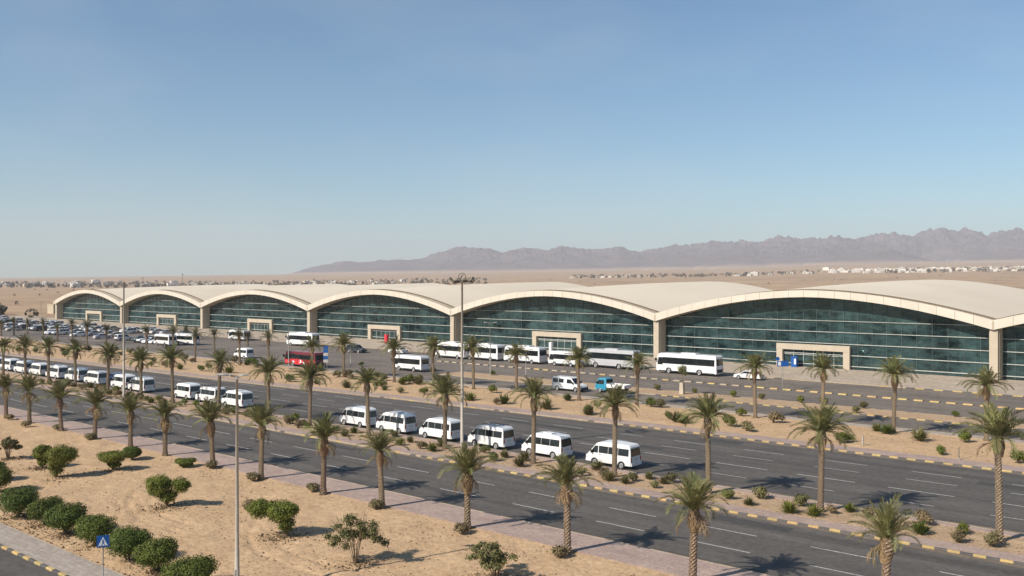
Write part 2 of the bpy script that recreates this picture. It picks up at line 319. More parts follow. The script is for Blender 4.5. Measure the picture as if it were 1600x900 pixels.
def make_mountains():
    m = MB(); NX = 1100; NR = 64; rock = []
    R0, R1 = 5600.0, 9400.0
    for i in range(NX):
        px = 400+1800*i/(NX-1)
        sky_y = lerp_tab(px, SKX, SKY)
        for j in range(NR):
            r = R0+(R1-R0)*(j/(NR-1))**0.9
            x, y = polar(px, r); base = gz(x, y)
            rx, ry = x/520.0, y/520.0
            rg = noise.ridged_multi_fractal(Vector((rx, ry, 1.7)), 0.9, 2.1, 7, 1.0, 2.0)          # about 0..2
            fb = noise.fractal(Vector((x/900.0, y/900.0, 5.2)), 1.0, 2.0, 4)
            top = (434-sky_y)/FPX*7900+16.5-base                                                   # main crest height at 7.9 km
            foot = 6300+260*fb-lerp_tab(px, (455, 700, 1290, 1440, 1560), (-300, 0, 500, -350, 250))
            t = max(0.0, min(1.0, (r-foot)/(7900-foot))); env = t**0.8
            if r > 7900: env = max(0.0, 1-(r-7900)/1500.0)**1.2
            hgt = max(0, top)*env*(0.80+0.16*min(rg, 1.9)) if t > 0 else 0.0
            rg2 = noise.ridged_multi_fractal(Vector((x/170.0, y/170.0, 8.3)), 0.8, 2.2, 5, 1.0, 2.0)
            hgt *= 0.775+0.105*min(rg2, 2.0)
            # front spur
            for sp0, sp1, pk, rr in ((1255, 1465, 95, 6050), (1500, 1760, 120, 6150), (690, 1010, 60, 6450)):
                if sp0 < px < sp1:
                    a = math.sin(math.pi*(px-sp0)/(sp1-sp0))**0.7; d = 1-abs(r-rr)/420.0
                    if d > 0: hgt = max(hgt, pk*a*d*(0.55+0.3*min(rg, 1.9)))
            m.v.append((x, y, base-6+hgt+(6 if hgt > 1 else 0)))
            rock.append(max(0.0, min(1.0, (hgt-6)/14)))
    for i in range(NX-1):
        for j in range(NR-1):
            a = i*NR+j; m.f.append((a, a+NR, a+NR+1, a+1))
    me = m.mesh('mountains', 'rock'); at = me.attributes.new('rock', 'FLOAT', 'POINT'); at.data.foreach_set('value', rock)
    struct(ob('mountains', me))
make_mountains()

# ---------------------------------------------------------------- roads, pavements, sand strips (Y bands run along X)
XL, XR = -620.0, 160.0
def strip(name, edge0, edge1, z, material, x0=XL, x1=XR, step=6.0, thick=None):
    """a band between two Y(x) edges; thick gives it a solid body below"""
    m = MB(); n = int((x1-x0)/step)+1; e0 = edge0 if callable(edge0) else (lambda x: edge0); e1 = edge1 if callable(edge1) else (lambda x: edge1)
    for i in range(n+1):
        x = x0+(x1-x0)*i/n; m.v += [(x, e0(x), z), (x, e1(x), z)]
    for i in range(n): m.f.append((2*i, 2*i+2, 2*i+3, 2*i+1))
    if thick:
        k = len(m.v)
        m.v += [(p[0], p[1], z-thick) for p in m.v[:k]]
        for i in range(n):
            m.f.append((2*i, k+2*i, k+2*i+2, 2*i+2)); m.f.append((2*i+1, 2*i+3, k+2*i+3, k+2*i+1))
        m.f.append((0, 1, k+1, k)); m.f.append((2*n, k+2*n, k+2*n+1, 2*n+1))
    return struct(ob(name, m.mesh(name, material, fix=False)))
def r2far(x): return lerp_tab(x, (-330, -210, -150, -122, -95, -50), (77.5, 80.2, 82.6, 83.6, 85.6, 87.2))
strip('service_road', 8.0, 22.85, 0.004, 'asphalt')
strip('service_pavement', 23.05, 25.0, 0.125, 'grey_paving', thick=0.2)
strip('roadside_pavement', 44.8, 47.95, 0.13, 'pink_paving', thick=0.2)
strip('near_road', 48.1, 59.45, 0.004, 'asphalt')
strip('median_pavement', 59.65, 61.25, 0.13, 'pink_paving', thick=0.2)
strip('median_edge_pavement', 65.35, 66.15, 0.13, 'pink_paving', thick=0.2)
strip('far_road', 66.3, r2far, 0.004, 'asphalt')
strip('verge_pavement', lambda x: r2far(x)+0.2, lambda x: r2far(x)+2.6, 0.13, 'pink_paving', thick=0.2)
strip('inner_pavement', 102.9, 104.3, 0.12, 'grey_paving', thick=0.2)
strip('inner_road', 104.5, 112.2, 0.004, 'lot_asphalt')
strip('island', 112.4, 117.6, 0.11, 'median_sand', x0=-112, thick=0.2)
strip('car_park', 117.8, 143.3, 0.006, 'lot_asphalt')
strip('car_park_apron', 112.2, 117.8, 0.0065, 'lot_asphalt', x1=-112.0)
strip('terminal_forecourt', 143.6, 168.0, 0.14, 'forecourt_stone', x0=-420, x1=80, thick=0.25)
def drift(name, yk, s, seed, wmax):
    m = MB(); n = 900
    for i in range(n+1):
        x = -200+230*i/n; y = yk(x) if callable(yk) else yk
        wd = wmax*(0.25+0.75*max(0, 0.5+noise.noise(Vector((x*.11, seed, 0)))*.8+.4*noise.noise(Vector((x*.7, seed, 2)))+.25*noise.noise(Vector((x*3, seed, 4)))))
        m.v += [(x, y, 0.0135), (x, y+s*wd, 0.0065)]
    for i in range(n): m.f.append((2*i, 2*i+2, 2*i+3, 2*i+1) if s > 0 else (2*i, 2*i+1, 2*i+3, 2*i+2))
    o = struct(ob(name, m.mesh(name, 'road_dust')))
drift('dust_drift', 48.1, 1, 1.0, 0.5); drift('dust_drift', 59.45, -1, 2.0, 0.7); drift('dust_drift', 66.3, 1, 3.0, 1.0); drift('dust_drift', r2far, -1, 4.0, 0.9)
mat('patch_asphalt', (0.072, 0.066, 0.061), 0.9, coords=W, scale=0.6, col2=(0.056, 0.052, 0.049), scale2=4)
mat('patch_pale', (0.135, 0.122, 0.108), 0.9, coords=W, scale=0.6, col2=(0.10, 0.092, 0.083), scale2=4)
for i, (x, y, lx, ly) in enumerate(((-31, 57.2, 5.5, 1.3), (-58, 50.0, 3.2, 1.6), (-20, 80.6, 9, 1.2), (-47, 84.2, 4.5, 1.5), (-33, 72.4, 3.5, 1.2), (-76, 57.4, 7, 1.0), (-70, 80.5, 11, 1.3), (-18, 50.1, 2.4, 1.5), (-52, 76.9, 5, 1.1))):
    m = MB(); n = 9; top = [(x+lx*k/n, y+ly+.12*noise.noise(Vector((k*.9, i, 0))), .0068) for k in range(n+1)]; bot = [(x+lx*k/n+.1, y+.12*noise.noise(Vector((k*.8, i, 5))), .0068) for k in range(n+1)]
    m.v = bot+top; m.f = [(k, k+1, n+2+k, n+1+k) for k in range(n)]; struct(ob('road_patch', m.mesh('road_patch', 'patch_pale' if i % 3 == 1 else 'patch_asphalt')))
# far taxiway beyond the terminal
m = MB(); a = [polar(1480, 820), polar(2300, 820), polar(2300, 1010), polar(1500, 980)]
m.add([(p[0], p[1], gz(*p)+0.35) for p in a], [(0, 1, 2, 3)])
struct(ob('taxiway', m.mesh('taxiway', 'runway')))

# uneven sand: real relief, with wheel ruts in the foreground plot
def sand_patch(name, x0, x1, y0, y1, step, amp, base, material, ruts=()):
    m = MB(); nx = int((x1-x0)/step); ny = max(2, int((y1-y0)/step))
    fy0 = y0 if callable(y0) else None
    for i in range(nx+1):
        x = x0+(x1-x0)*i/nx
        for j in range(ny+1):
            y = y0+(y1-y0)*j/ny
            e = min(1.0, min(y-y0, y1-y)/0.7)
            z = base+e*amp*(noise.noise(Vector((x*0.22, y*0.22, 0)))+0.55*noise.noise(Vector((x*0.8, y*0.8, 3)))+0.3*noise.noise(Vector((x*2.1, y*2.1, 7))))
            for (cx, cy, rr, a0, a1) in ruts:
                d = math.hypot(x-cx, y-cy)
                an = math.degrees(math.atan2(y-cy, x-cx)) % 360
                if a0 < an < a1:
                    for q in (rr, rr+1.5):
                        k = abs(d-q)
                        if k < 0.42: z += (-0.055 if k < 0.2 else 0.02)
            m.v.append((x, y, z))
    for i in range(nx):
        for j in range(ny):
            a = i*(ny+1)+j; m.f.append((a, a+ny+1, a+ny+2, a+1))
    return struct(ob(name, m.mesh(name, material, True)))
sand_patch('sand_plot', -125, -12, 25.0, 44.8, 0.24, 0.11, 0.06, 'sand',
           ruts=((-70, 20.0, 13.5, 20, 80), (-44, 45, 11.5, 200, 290), (-58, 47, 14, 205, 280)))
sand_patch('sand_plot_end', -420, -125, 25.0, 44.8, 1.0, 0.10, 0.06, 'sand')
sand_patch('sand_plot_side', -12, 90, 25.0, 44.8, 0.8, 0.10, 0.06, 'sand')
sand_patch('median_bed', -300, 60, 61.25, 65.35, 0.4, 0.07, 0.10, 'median_sand')
def sand_patch2():
    m = MB(); x0, x1 = -330.0, 80.0; nx = 500; ny = 24
    for i in range(nx+1):
        x = x0+(x1-x0)*i/nx; a = r2far(x)+2.6; b = 102.9
        for j in range(ny+1):
            y = a+(b-a)*j/ny; e = min(1.0, min(y-a, b-y)/0.8)
            m.v.append((x, y, 0.09+e*0.12*(noise.noise(Vector((x*0.2, y*0.2, 9)))+0.5*noise.noise(Vector((x*0.8, y*0.8, 3))))))
    for i in range(nx):
        for j in range(ny):
            a = i*(ny+1)+j; m.f.append((a, a+ny+1, a+ny+2, a+1))
    struct(ob('sand_strip', m.mesh('sand_strip', 'sand', True)))
sand_patch2()
# stones, clods and litter on the sand: uncountable
def stones(name, n, fx, label_mat='pebble', smin=0.02, smax=0.07):
    m = MB()
    for _ in range(n):
        x, y, z = fx(); s = R_.uniform(smin, smax)*R_.choice((1, 1, 1, 1.8)); a = R_.random()*6.3; h = s*R_.uniform(0.5, 0.9)
        m.add([(x+s*math.cos(a+k*1.571)*R_.uniform(.6, 1.2), y+s*math.sin(a+k*1.571)*R_.uniform(.6, 1.2), z-0.02) for k in range(4)]+[(x+s*.2, y, z+h)],
              [(0, 1, 4), (1, 2, 4), (2, 3, 4), (3, 0, 4)])
    o = ob(name, m.mesh(name, label_mat)); o['kind'] = 'stuff'; return o
stones('sand_litter', 7000, lambda: (-12-abs(R_.gauss(0, 1))*45-R_.random()*10, R_.uniform(25.3, 44.5), 0.07), smin=0.015, smax=0.05)['label'] = 'small stones and clods scattered over the foreground sand'
stones('median_litter', 2600, lambda: (R_.uniform(-150, 0), R_.uniform(61.3, 65.3), 0.11))['label'] = 'stones and dry litter lying in the median sand'
stones('strip_litter', 2600, lambda: (R_.uniform(-170, 0), R_.uniform(90.3, 102.6), 0.1))['label'] = 'stones and dry litter on the far sand strip'

# painted lane dashes
def dashes(name, rows, z=0.009):
    m = MB()
    for (Y, x_ref, ln, per, wd) in rows:
        k0 = int((-330-x_ref)/per); k1 = int((70-x_ref)/per)
        for k in range(k0, k1):
            x = x_ref+k*per
            m.add([(x, Y-wd/2, z), (x+ln, Y-wd/2, z), (x+ln, Y+wd/2, z), (x, Y+wd/2, z)], [(0, 1, 2, 3)])
    return m
def lane_lines(rows, parent_name):
    for (Y, x_ref, ln, per, wd) in rows:
        m = MB(); m.add([(0, -wd/2, 0), (ln, -wd/2, 0), (ln, wd/2, 0), (0, wd/2, 0)], [(0, 1, 2, 3)])
        me = m.mesh('lane_dash', 'paint_line'); far = MB()
        par = bpy.data.objects[parent_name]
        for k in range(int((-330-x_ref)/per), int((50-x_ref)/per)):
            x = x_ref+k*per
            if -110 < x < 12: ob('lane_dash', me, par, (x, Y, 0.009))
            else: far.add([(x, Y-wd/2, .009), (x+ln, Y-wd/2, .009), (x+ln, Y+wd/2, .009), (x, Y+wd/2, .009)], [(0, 1, 2, 3)])
        o = ob('far_lane_dashes', far.mesh('far_lane_dashes', 'paint_line'), par); o['kind'] = 'stuff'
lane_lines([(55.2, -37.9, 3.9, 7.45, 0.14), (51.6, -36.5, 3.8, 7.45, 0.14)], 'near_road')
lane_lines([(82.3, -25.4, 4.0, 7.72, 0.14), (78.9, -24.8, 3.9, 7.75, 0.14), (74.85, -24.9, 4.9, 7.5, 0.17), (70.7, -23.9, 3.6, 7.3, 0.14)], 'far_road')

# kerbs: painted blocks, one by one where they can be told apart
def kerb(name, Yf, ln, x0, x1, wd, hgt, near0, near1, faded=-1e9, parent=None, yellow_first=0, z0=-0.03, gap=0.012):
    root = struct(ob(name, None))
    blk = {}
    for q in ('kerb_yellow', 'kerb_dark', 'kerb_plain'):
        m = MB(); l2 = ln-gap; c = 0.035
        prof = [(0, z0), (wd, z0), (wd, hgt), (c, hgt), (0, hgt-c)]
        m.prism([(0, p[0], p[1]) for p in prof], (l2, 0, 0)); blk[q] = m.mesh('kerb_block', q, fix=True)
    far = MB(); k = 0; x = x0
    while x < x1:
        Y = Yf(x) if callable(Yf) else Yf
        q = 'kerb_plain' if x < faded and R_.random() < 0.86 else ('kerb_yellow' if (k+yellow_first) % 2 == 0 else 'kerb_dark')
        if near0 < x < near1:
            ob('kerb_block', blk[q], root, (x, Y, R_.uniform(-.006, .006)), (0, 0, R_.uniform(-.006, .006)))
        else: far.box(x, x+ln-gap, Y, Y+wd, z0, hgt)
        x += ln; k += 1
    if far.v:
        o = ob('distant_kerb_blocks', far.mesh('distant_kerb_blocks', 'kerb_plain'), root); o['kind'] = 'stuff'
    return root
kerb('service_kerb', 22.85, 0.78, -140, 40, 0.2, 0.125, -75, -45)
kerb('roadside_kerb', 47.95, 1.5, -300, 60, 0.15, 0.135, -95, -12, faded=1e9)
kerb('median_kerb', 59.45, 0.72, -300, 60, 0.2, 0.14, -84, 2, faded=-62)
kerb('median_rear_kerb', 66.15, 1.0, -300, 60, 0.15, 0.135, -80, 2, faded=1e9)
kerb('far_road_kerb', r2far, 0.78, -330, 60, 0.2, 0.14, -100, 2, faded=-58)
kerb('inner_road_kerb', 104.3, 1.2, -330, 60, 0.2, 0.125, -70, 0, faded=1e9)
kerb('island_front_kerb', 112.2, 0.95, -112, 60, 0.2, 0.13, -92, 2, faded=-70)
kerb('island_rear_kerb', 117.6, 0.95, -112, 60, 0.2, 0.12, -80, 2, faded=1e9)
kerb('forecourt_kerb', 143.4, 1.3, -400, 60, 0.22, 0.15, -80, 2, faded=-46)
# separator of yellow blocks set apart on the asphalt
sep = struct(ob('lane_separator', None)); m = MB(); m.prism([(0, 0, 0), (0, .7, 0), (0, .6, .16), (0, .1, .16)], (1.15, 0, 0)); bm_ = m.mesh('separator_block', 'kerb_yellow', fix=True)
m2 = MB(); m2.prism([(0, 0, 0), (0, .7, 0), (0, .6, .16), (0, .1, .16)], (1.15, 0, 0)); bm2_ = m2.mesh('separator_block', 'kerb_plain', fix=True)
x = -130.0
while x < 2:
    ob('separator_block', bm_ if x > -66 or R_.random() < .3 else bm2_, sep, (x, 129.6, 0.0), (0, 0, R_.uniform(-.02, .02))); x += 2.05

# ---------------------------------------------------------------- the terminal
PX = [-37.6+64, -37.6, -100.1, -157.8, -214.3, -270.0, -323.2, -376.0]        # pillar lines, right to left
ZS = [9.9, 9.7, 9.2, 8.8, 8.6, 8.3, 7.7, 7.5]                                  # fascia top at the pillars
ZA = [14.4, 14.2, 13.6, 13.3, 12.7, 12.2, 11.9]                                # fascia top at the crowns
YF, YG, YB = 162.0, 165.0, 238.0
term = thing('airport_terminal', 'long airport terminal with cream wave roof of arched vaults over green glass', 'terminal', (0, 0, 0))
def arch(b, t):
    """fascia top along bay b, t = 0 right pillar .. 1 left pillar"""
    s = ZS[b]*(1-t)+ZS[b+1]*t; c = ZA[b]-(ZS[b]+ZS[b+1])/2
    u = 2*t-1
    return s+c*(1-abs(u)**1.85)
def roof_z(b, t, y):
    k = (y-YF)/(YB-YF); s = arch(b, t); u = 2*t-1
    return s+k*(1.1+0.75*(1-u*u))+0.35*math.sin(math.pi*k)
NSEG = 22
for b in range(7):
    xa, xb = PX[b], PX[b+1]
    xt = lambda t: xa+(xb-xa)*t
    v = MB(); ys = [164.5, 170, 178, 188, 200, 212, 224, 232, YB]; n = 44
    for i in range(n+1):
        t = i/n
        for y in ys: v.v.append((xt(t), y, roof_z(b, t, y)))
    for i in range(n):
        for j in range(len(ys)-1):
            a = i*len(ys)+j; v.f.append((a, a+1, a+len(ys)+1, a+len(ys)))
    vault = ob('roof_vault', v.mesh('roof_vault', 'roof_cream', True), term)
    if b == 1: vault['label'] = 'cream roof vault over the widest, nearest full bay'
    # front rim and gutter line
    g = MB(); r = MB()
    for i in range(n+1):
        t = i/n; z = arch(b, t); x = xt(t)
        r.v += [(x, YF+0.25, z-0.06), (x, 164.2, z-0.05), (x, 164.5, z+0.05)]
        g.v += [(x, 164.18, z-0.07), (x, 164.18, z+0.22), (x, 164.52, z+0.22), (x, 164.52, z-0.05)]
    for i in range(n):
        r.f += [(3*i, 3*i+1, 3*i+4, 3*i+3), (3*i+1, 3*i+2, 3*i+5, 3*i+4)]
        for q in range(3): g.f.append((4*i+q, 4*i+q+1, 4*i+q+5, 4*i+q+4))
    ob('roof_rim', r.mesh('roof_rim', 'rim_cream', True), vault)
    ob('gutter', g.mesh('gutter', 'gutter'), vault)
    # fascia panels
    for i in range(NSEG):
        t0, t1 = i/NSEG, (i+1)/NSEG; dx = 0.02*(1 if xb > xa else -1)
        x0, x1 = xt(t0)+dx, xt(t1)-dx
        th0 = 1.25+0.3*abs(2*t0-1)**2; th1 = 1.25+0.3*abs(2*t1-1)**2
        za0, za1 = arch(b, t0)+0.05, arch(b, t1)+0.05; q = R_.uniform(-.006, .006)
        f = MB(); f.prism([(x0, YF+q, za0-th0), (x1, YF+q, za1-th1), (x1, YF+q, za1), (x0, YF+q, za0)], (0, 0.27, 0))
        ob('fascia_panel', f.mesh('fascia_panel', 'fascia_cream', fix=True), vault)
    # soffit
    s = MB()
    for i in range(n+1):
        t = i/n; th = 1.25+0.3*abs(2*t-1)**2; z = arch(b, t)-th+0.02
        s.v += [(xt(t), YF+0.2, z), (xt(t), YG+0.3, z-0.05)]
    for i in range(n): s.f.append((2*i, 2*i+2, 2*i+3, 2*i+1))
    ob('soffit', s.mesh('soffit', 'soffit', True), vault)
    # back wall
    bw = MB()
    for i in range(n+1):
        t = i/n; bw.v += [(xt(t), YB-0.4, 0), (xt(t), YB-0.4, roof_z(b, t, YB)-0.1)]
    for i in range(n): bw.f.append((2*i, 2*i+2, 2*i+3, 2*i+1))
    ob('rear_wall', bw.mesh('rear_wall', 'wall_plain'), term)
    # curtain wall
    cw = ob('curtain_wall', None, term)
    rows = [0.14, 0.72, 2.62, 4.62, 6.68, 8.7, 10.65, 14]
    nc = max(1, round(abs(xb-xa)/2.55)); single = b in (1, 2); pm = MB()
    def cap(x):
        t = (x-xa)/(xb-xa); t = max(0, min(1, t)); return arch(b, t)-1.25-0.3*abs(2*t-1)**2+0.15
    for c in range(nc):
        x0 = xa+(xb-xa)*(c/nc); x1 = xa+(xb-xa)*((c+1)/nc); lo, hi = min(x0, x1)+0.03, max(x0, x1)-0.03
        for k in range(len(rows)-1):
            z0, z1 = rows[k]+0.03, rows[k+1]-0.03
            ca, cb = cap(lo), cap(hi)
            if max(ca, cb) < z0+0.1: continue
            a1, b1 = min(z1, max(ca, z0+.02)), min(z1, max(cb, z0+.02))
            tl = R_.uniform(-.010, .010); tz = R_.uniform(-.010, .010)
            P = [(lo, YG-tl, z0), (hi, YG+tl, z0+0.0), (hi, YG+tl+tz, b1), (lo, YG-tl+tz, a1)]
            if single:
                pn = MB(); pn.prism(P, (0, 0.05, 0)); ob('glass_pane', pn.mesh('glass_pane', 'facade_glass', fix=True), cw)
            else: pm.prism(P, (0, 0.05, 0))
        # vertical mullion
        zt = cap(x0)
        if zt > 1:
            mv = MB(); mv.box(x0-0.035, x0+0.035, YG-0.09, YG+0.1, 0.14, zt); ob('vertical_mullion', mv.mesh('vertical_mullion', 'mullion_dark'), cw)
    if not single:
        o = ob('glass_panes', pm.mesh('glass_panes', 'facade_glass', fix=True), cw); o['kind'] = 'stuff'
    for k, z in enumerate(rows[1:-1]):
        xs = [xt(i/200) for i in range(201) if cap(xt(i/200)) > z+0.08]
        if len(xs) < 4: continue
        hm = MB(); white = k < 5
        hm.box(min(xs), max(xs), YG-(0.2 if white else 0.1), YG-0.012, z-(0.066-.006*k if white else 0.03), z+(0.066-.006*k if white else 0.03))
        ob('horizontal_mullion', hm.mesh('horizontal_mullion', 'mullion_white' if white else 'mullion_dark'), cw)
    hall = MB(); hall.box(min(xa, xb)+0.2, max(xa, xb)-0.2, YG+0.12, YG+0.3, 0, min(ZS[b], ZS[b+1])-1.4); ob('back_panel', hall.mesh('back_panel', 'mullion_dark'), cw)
    # entrance portal
    cx = (xa+xb)/2+(0.65 if b == 1 else 1.75 if b == 2 else 1.4); hw = 6.85; zt = 4.3; tk = 1.05
    if b > 2: hw = 6.3; zt = 3.95
    po = ob('portal', None, term, (cx, 0, 0))

    fr = MB(); y0, y1 = YG-0.75, YG+0.6
    for sx in (-1, 1):
        j = MB(); j.box(min(sx*hw, sx*(hw-1.15)), max(sx*hw, sx*(hw-1.15)), y0, y1, 0.1, zt-tk); ob('jamb', j.mesh('jamb', 'stone'), po)
    fr.box(-hw-0.02, hw+0.02, y0-0.03, y1, zt-tk, zt); ob('lintel', fr.mesh('lintel', 'stone'), po)
    nd = 6; dw = (2*hw-2.3)/nd
    for k in range(nd):
        d = MB(); d.box(-hw+1.15+k*dw+0.05, -hw+1.15+(k+1)*dw-0.05, y1-0.65, y1-0.6, 0.15, 2.3); ob('door_pane', d.mesh('door_pane', 'facade_glass'), po)
        d = MB(); d.box(-hw+1.15+k*dw+0.05, -hw+1.15+(k+1)*dw-0.05, y1-0.65, y1-0.6, 2.42, zt-tk-0.02); ob('transom_pane', d.mesh('transom_pane', 'facade_glass'), po)
        d = MB(); d.box(-hw+1.15+k*dw-0.04, -hw+1.15+k*dw+0.04, y1-0.7, y1-0.55, 0.14, zt-tk); ob('door_post', d.mesh('door_post', 'mullion_white'), po)
    d = MB(); d.box(-hw+1.15, hw-1.15, y1-0.71, y1-0.56, 2.31, 2.41); ob('door_rail', d.mesh('door_rail', 'mullion_white'), po)
for k, x in enumerate(PX):
    zt = ZS[k]-1.5
    p = MB(); p.box(x-0.6, x+0.6, YF+0.45, YF+0.85, 0.1, zt); p.box(x-0.75, x+0.75, YF+0.86, YG+0.6, 0.1, zt+0.3)
    me = p.mesh('pillar', 'stone')
    pl = ob('pillar', me, term)
    d = MB(); d.box(x-0.13, x+0.13, YF-0.05, YF+0.02, zt+0.15, zt+1.3); ob('downspout', d.mesh('downspout', 'rim_cream'), pl)
# closing walls at both ends
for x, b, t in ((PX[-1]-0.5, 6, 1), (PX[0]+0.5, 0, 0)):
    e = MB(); e.box(x-0.3, x+0.3, YG+0.7, YB-0.5, 0, ZS[-1] if t else ZS[0]); ob('end_wall', e.mesh('end_wall', 'wall_plain'), term)

# ---------------------------------------------------------------- palms
def trunk_mesh(h, r0, r1, bulb, seed, lean=0.0):
    rg = random.Random(seed); m = MB(); n = 12; z = -0.1; rings = []
    step = 0.13
    while z < h:
        t = max(0, z/h); r = r0*(1-t)+r1*t
        r *= 1+0.35*max(0, 1-z/0.35)
        d = (z-(h-0.55))/0.42; r += bulb*math.exp(-d*d)
        rings.append((z, r)); z += step
    k = 0; cnt = 0
    for i, (z, r) in enumerate(rings):
        for (dz, f) in ((0, 0.84), (step*0.8, 1.16)):
            for q in range(n):
                a = 2*math.pi*(q/n)+i*0.13
                zig = 0.055 if (q+i) % 2 else -0.055
                ff = f+rg.uniform(-.05, .05)
                tt = max(0, z/h)
                m.v.append((r*ff*math.cos(a)+lean*tt*tt, r*ff*math.sin(a), z+dz+zig*(1 if dz else 0.6)))
            cnt += 1
    for i in range(cnt-1):
        for q in range(n): m.f.append((i*n+q, i*n+(q+1) % n, (i+1)*n+(q+1) % n, (i+1)*n+q))
    m.f.append(tuple((cnt-1)*n+q for q in range(n)))
    return m.mesh('trunk', 'palm_trunk')
def frond_mb(L, curve, seed, pairs=38, sag=0.0, m=None, mtx=None, wid=0.038, leaf=0.5):
    """a feather leaf growing along +X from the origin and arching down"""
    rg = random.Random(seed); out = MB(); n = 10; pts = []; x = z = 0.0; a = 0.0; y = 0.0; side = rg.uniform(-.12, .12)
    for i in range(n+1):
        pts.append(Vector((x, y, z))); a = -curve*((i+1)/n)**1.6; x += L/n*math.cos(a); z += L/n*math.sin(a); y += side*L/n*(i/n)
    rr = [0.028*(1-0.85*i/n)+0.004 for i in range(n+1)]
    out.tube(pts, rr, 3, False)
    for k in range(pairs):
        t = 0.12+0.88*k/(pairs-1); f = t*n; i = min(int(f), n-1); p = pts[i].lerp(pts[i+1], f-i); d = (pts[i+1]-pts[i]).normalized()
        up = Vector((-d.z, 0, d.x)); sd = Vector((0, 1, 0))
        ln = leaf*(math.sin(math.pi*min(1, 0.12+t*0.86))**0.6)*rg.uniform(.8, 1.15)+0.05
        for s in (-1, 1):
            ang = rg.uniform(0.55, 0.95)-0.25*t; lift = rg.uniform(0.05, 0.55)
            dr = (d*math.cos(ang)+sd*s*math.sin(ang)+up*lift).normalized()
            tip = p+dr*ln+Vector((0, 0, -0.10*ln-sag*ln)); mid = p+dr*ln*0.45
            wv = d*wid
            kk = len(out.v); out.v += [tuple(p-wv*.5), tuple(mid+wv), tuple(tip), tuple(mid-wv)]; out.f.append((kk, kk+1, kk+2, kk+3))
    return out
def merge(dst, src, mtx):
    dst.add([mtx @ Vector(v) for v in src.v], src.f)
FR = {}
for key, L, cu, sg in (('up', 2.0, 0.4, 0), ('mid', 2.45, 1.0, 0.05), ('arch', 2.6, 1.5, 0.1), ('droop', 2.3, 1.75, 0.2)):
    FR[key] = [frond_mb(L*q, cu*q2, s, sag=sg).mesh('frond', 'frond_green') for s, q, q2 in ((1, 1, 1), (2, .9, 1.15), (3, 1.08, .85))]
DRY = [frond_mb(1.5, 1.3, s, sag=0.3, pairs=20).mesh('dry_frond', 'frond_dry') for s in (5, 6)]
def frond_plan(style, rg):
    pl = []
    n = {'near': 36, 'full': 42, 'far': 26}[style]
    for i in range(n):
        az = i*2.39996+rg.uniform(-.25, .25); t = (i+0.5)/n
        if style == 'near': el = rad(86-54*t**1.2)+rg.uniform(-.14, .14)
        else: el = rad(84-70*t)+rg.uniform(-.14, .14)
        key = 'up' if t < (.42 if style == 'near' else .3) else 'mid' if t < (.8 if style == 'near' else .62) else 'arch' if t < 0.92 else 'droop'
        if style == 'near' and rg.random() < 0.15: key = 'arch'
        pl.append((key, az, el, rg.uniform(.82, 1.1)))
    return pl
TR = {}
def collar_mesh(seed, rb):
    rg = random.Random(seed); m = MB()
    for ring in range(7):
        z = -0.95+ring*0.15; r = rb*(0.62+0.38*math.sin(math.pi*min(1, (ring+.8)/7)))
        for k in range(11):
            a = 6.283*k/11+ring*.29+rg.uniform(-.1, .1); L = rg.uniform(.13, .26); d = Vector((math.cos(a), math.sin(a), 0)); t = Vector((-math.sin(a), math.cos(a), 0))
            p = d*r*.72+Vector((0, 0, z)); tip = d*(r+.05)+Vector((0, 0, z+L))
            q = [p-t*.075, p+t*.075, p+t*.06-Vector((0, 0, .10))+d*.05, p-t*.06-Vector((0, 0, .10))+d*.05]
            e = [tip-t*.03, tip+t*.03]; k0 = len(m.v); m.v += [tuple(v) for v in q+e]; m.f += [(k0+3, k0+2, k0+5, k0+4), (k0, k0+3, k0+4), (k0+1, k0+5, k0+2), (k0, k0+4, k0+5, k0+1)]
    return m.mesh('leaf_base_collar', 'palm_boot')
COL = [collar_mesh(s_, .30) for s_ in (1, 2, 3)]
def palm(label, x, y, z, h_total, style, group, seed, detailed=True):
    rg = random.Random(seed); crown_up = 1.75 if style != 'far' else 1.6
    sc = 1.0; h = max(2.2, h_total-crown_up)
    key = (style, round(h*2)/2, seed % 2); hk = key[1]
    if key not in TR:
        TR[key] = trunk_mesh(hk, 0.20 if style != 'far' else .19, 0.165, 0.13 if style == 'near' else 0.10, seed, rg.uniform(-.18, .18))
    p = thing('date_palm', label, 'palm tree', (x, y, z), rg.random()*6.28, group); p.rotation_euler.x = rg.gauss(0, .022); p.rotation_euler.y = rg.gauss(0, .022)
    ob('trunk', TR[key], p, (0, 0, 0), None, (1, 1, h/hk))
    ob('leaf_base_collar', rg.choice(COL), p, (0, 0, h-.12), (0, 0, rg.random()*6), rg.uniform(.85, 1.2))
    cs = rg.uniform(.88, 1.08)*(0.92 if style == 'near' else 0.98)
    if detailed:
        for key2, az, el, s in frond_plan(style, rg):
            ob('frond', rg.choice(FR[key2]), p, (0.06*math.cos(az), 0.06*math.sin(az), h-0.05+rg.uniform(-.12, .1)), (rg.uniform(-.35, .35), -el, az), s*cs)
        for i in range(rg.randint(2, 11)):
            az = rg.random()*6.28
            ob('dry_frond', rg.choice(DRY), p, (0.12*math.cos(az), 0.12*math.sin(az), h-0.35), (0, rad(rg.uniform(0, 40)), az), rg.uniform(.6, 1.0)*cs)
    else:
        ob('crown', rg.choice(FARCROWN), p, (0, 0, h-0.05), (0, 0, rg.random()*6), cs)
    return p
FARCROWN = []
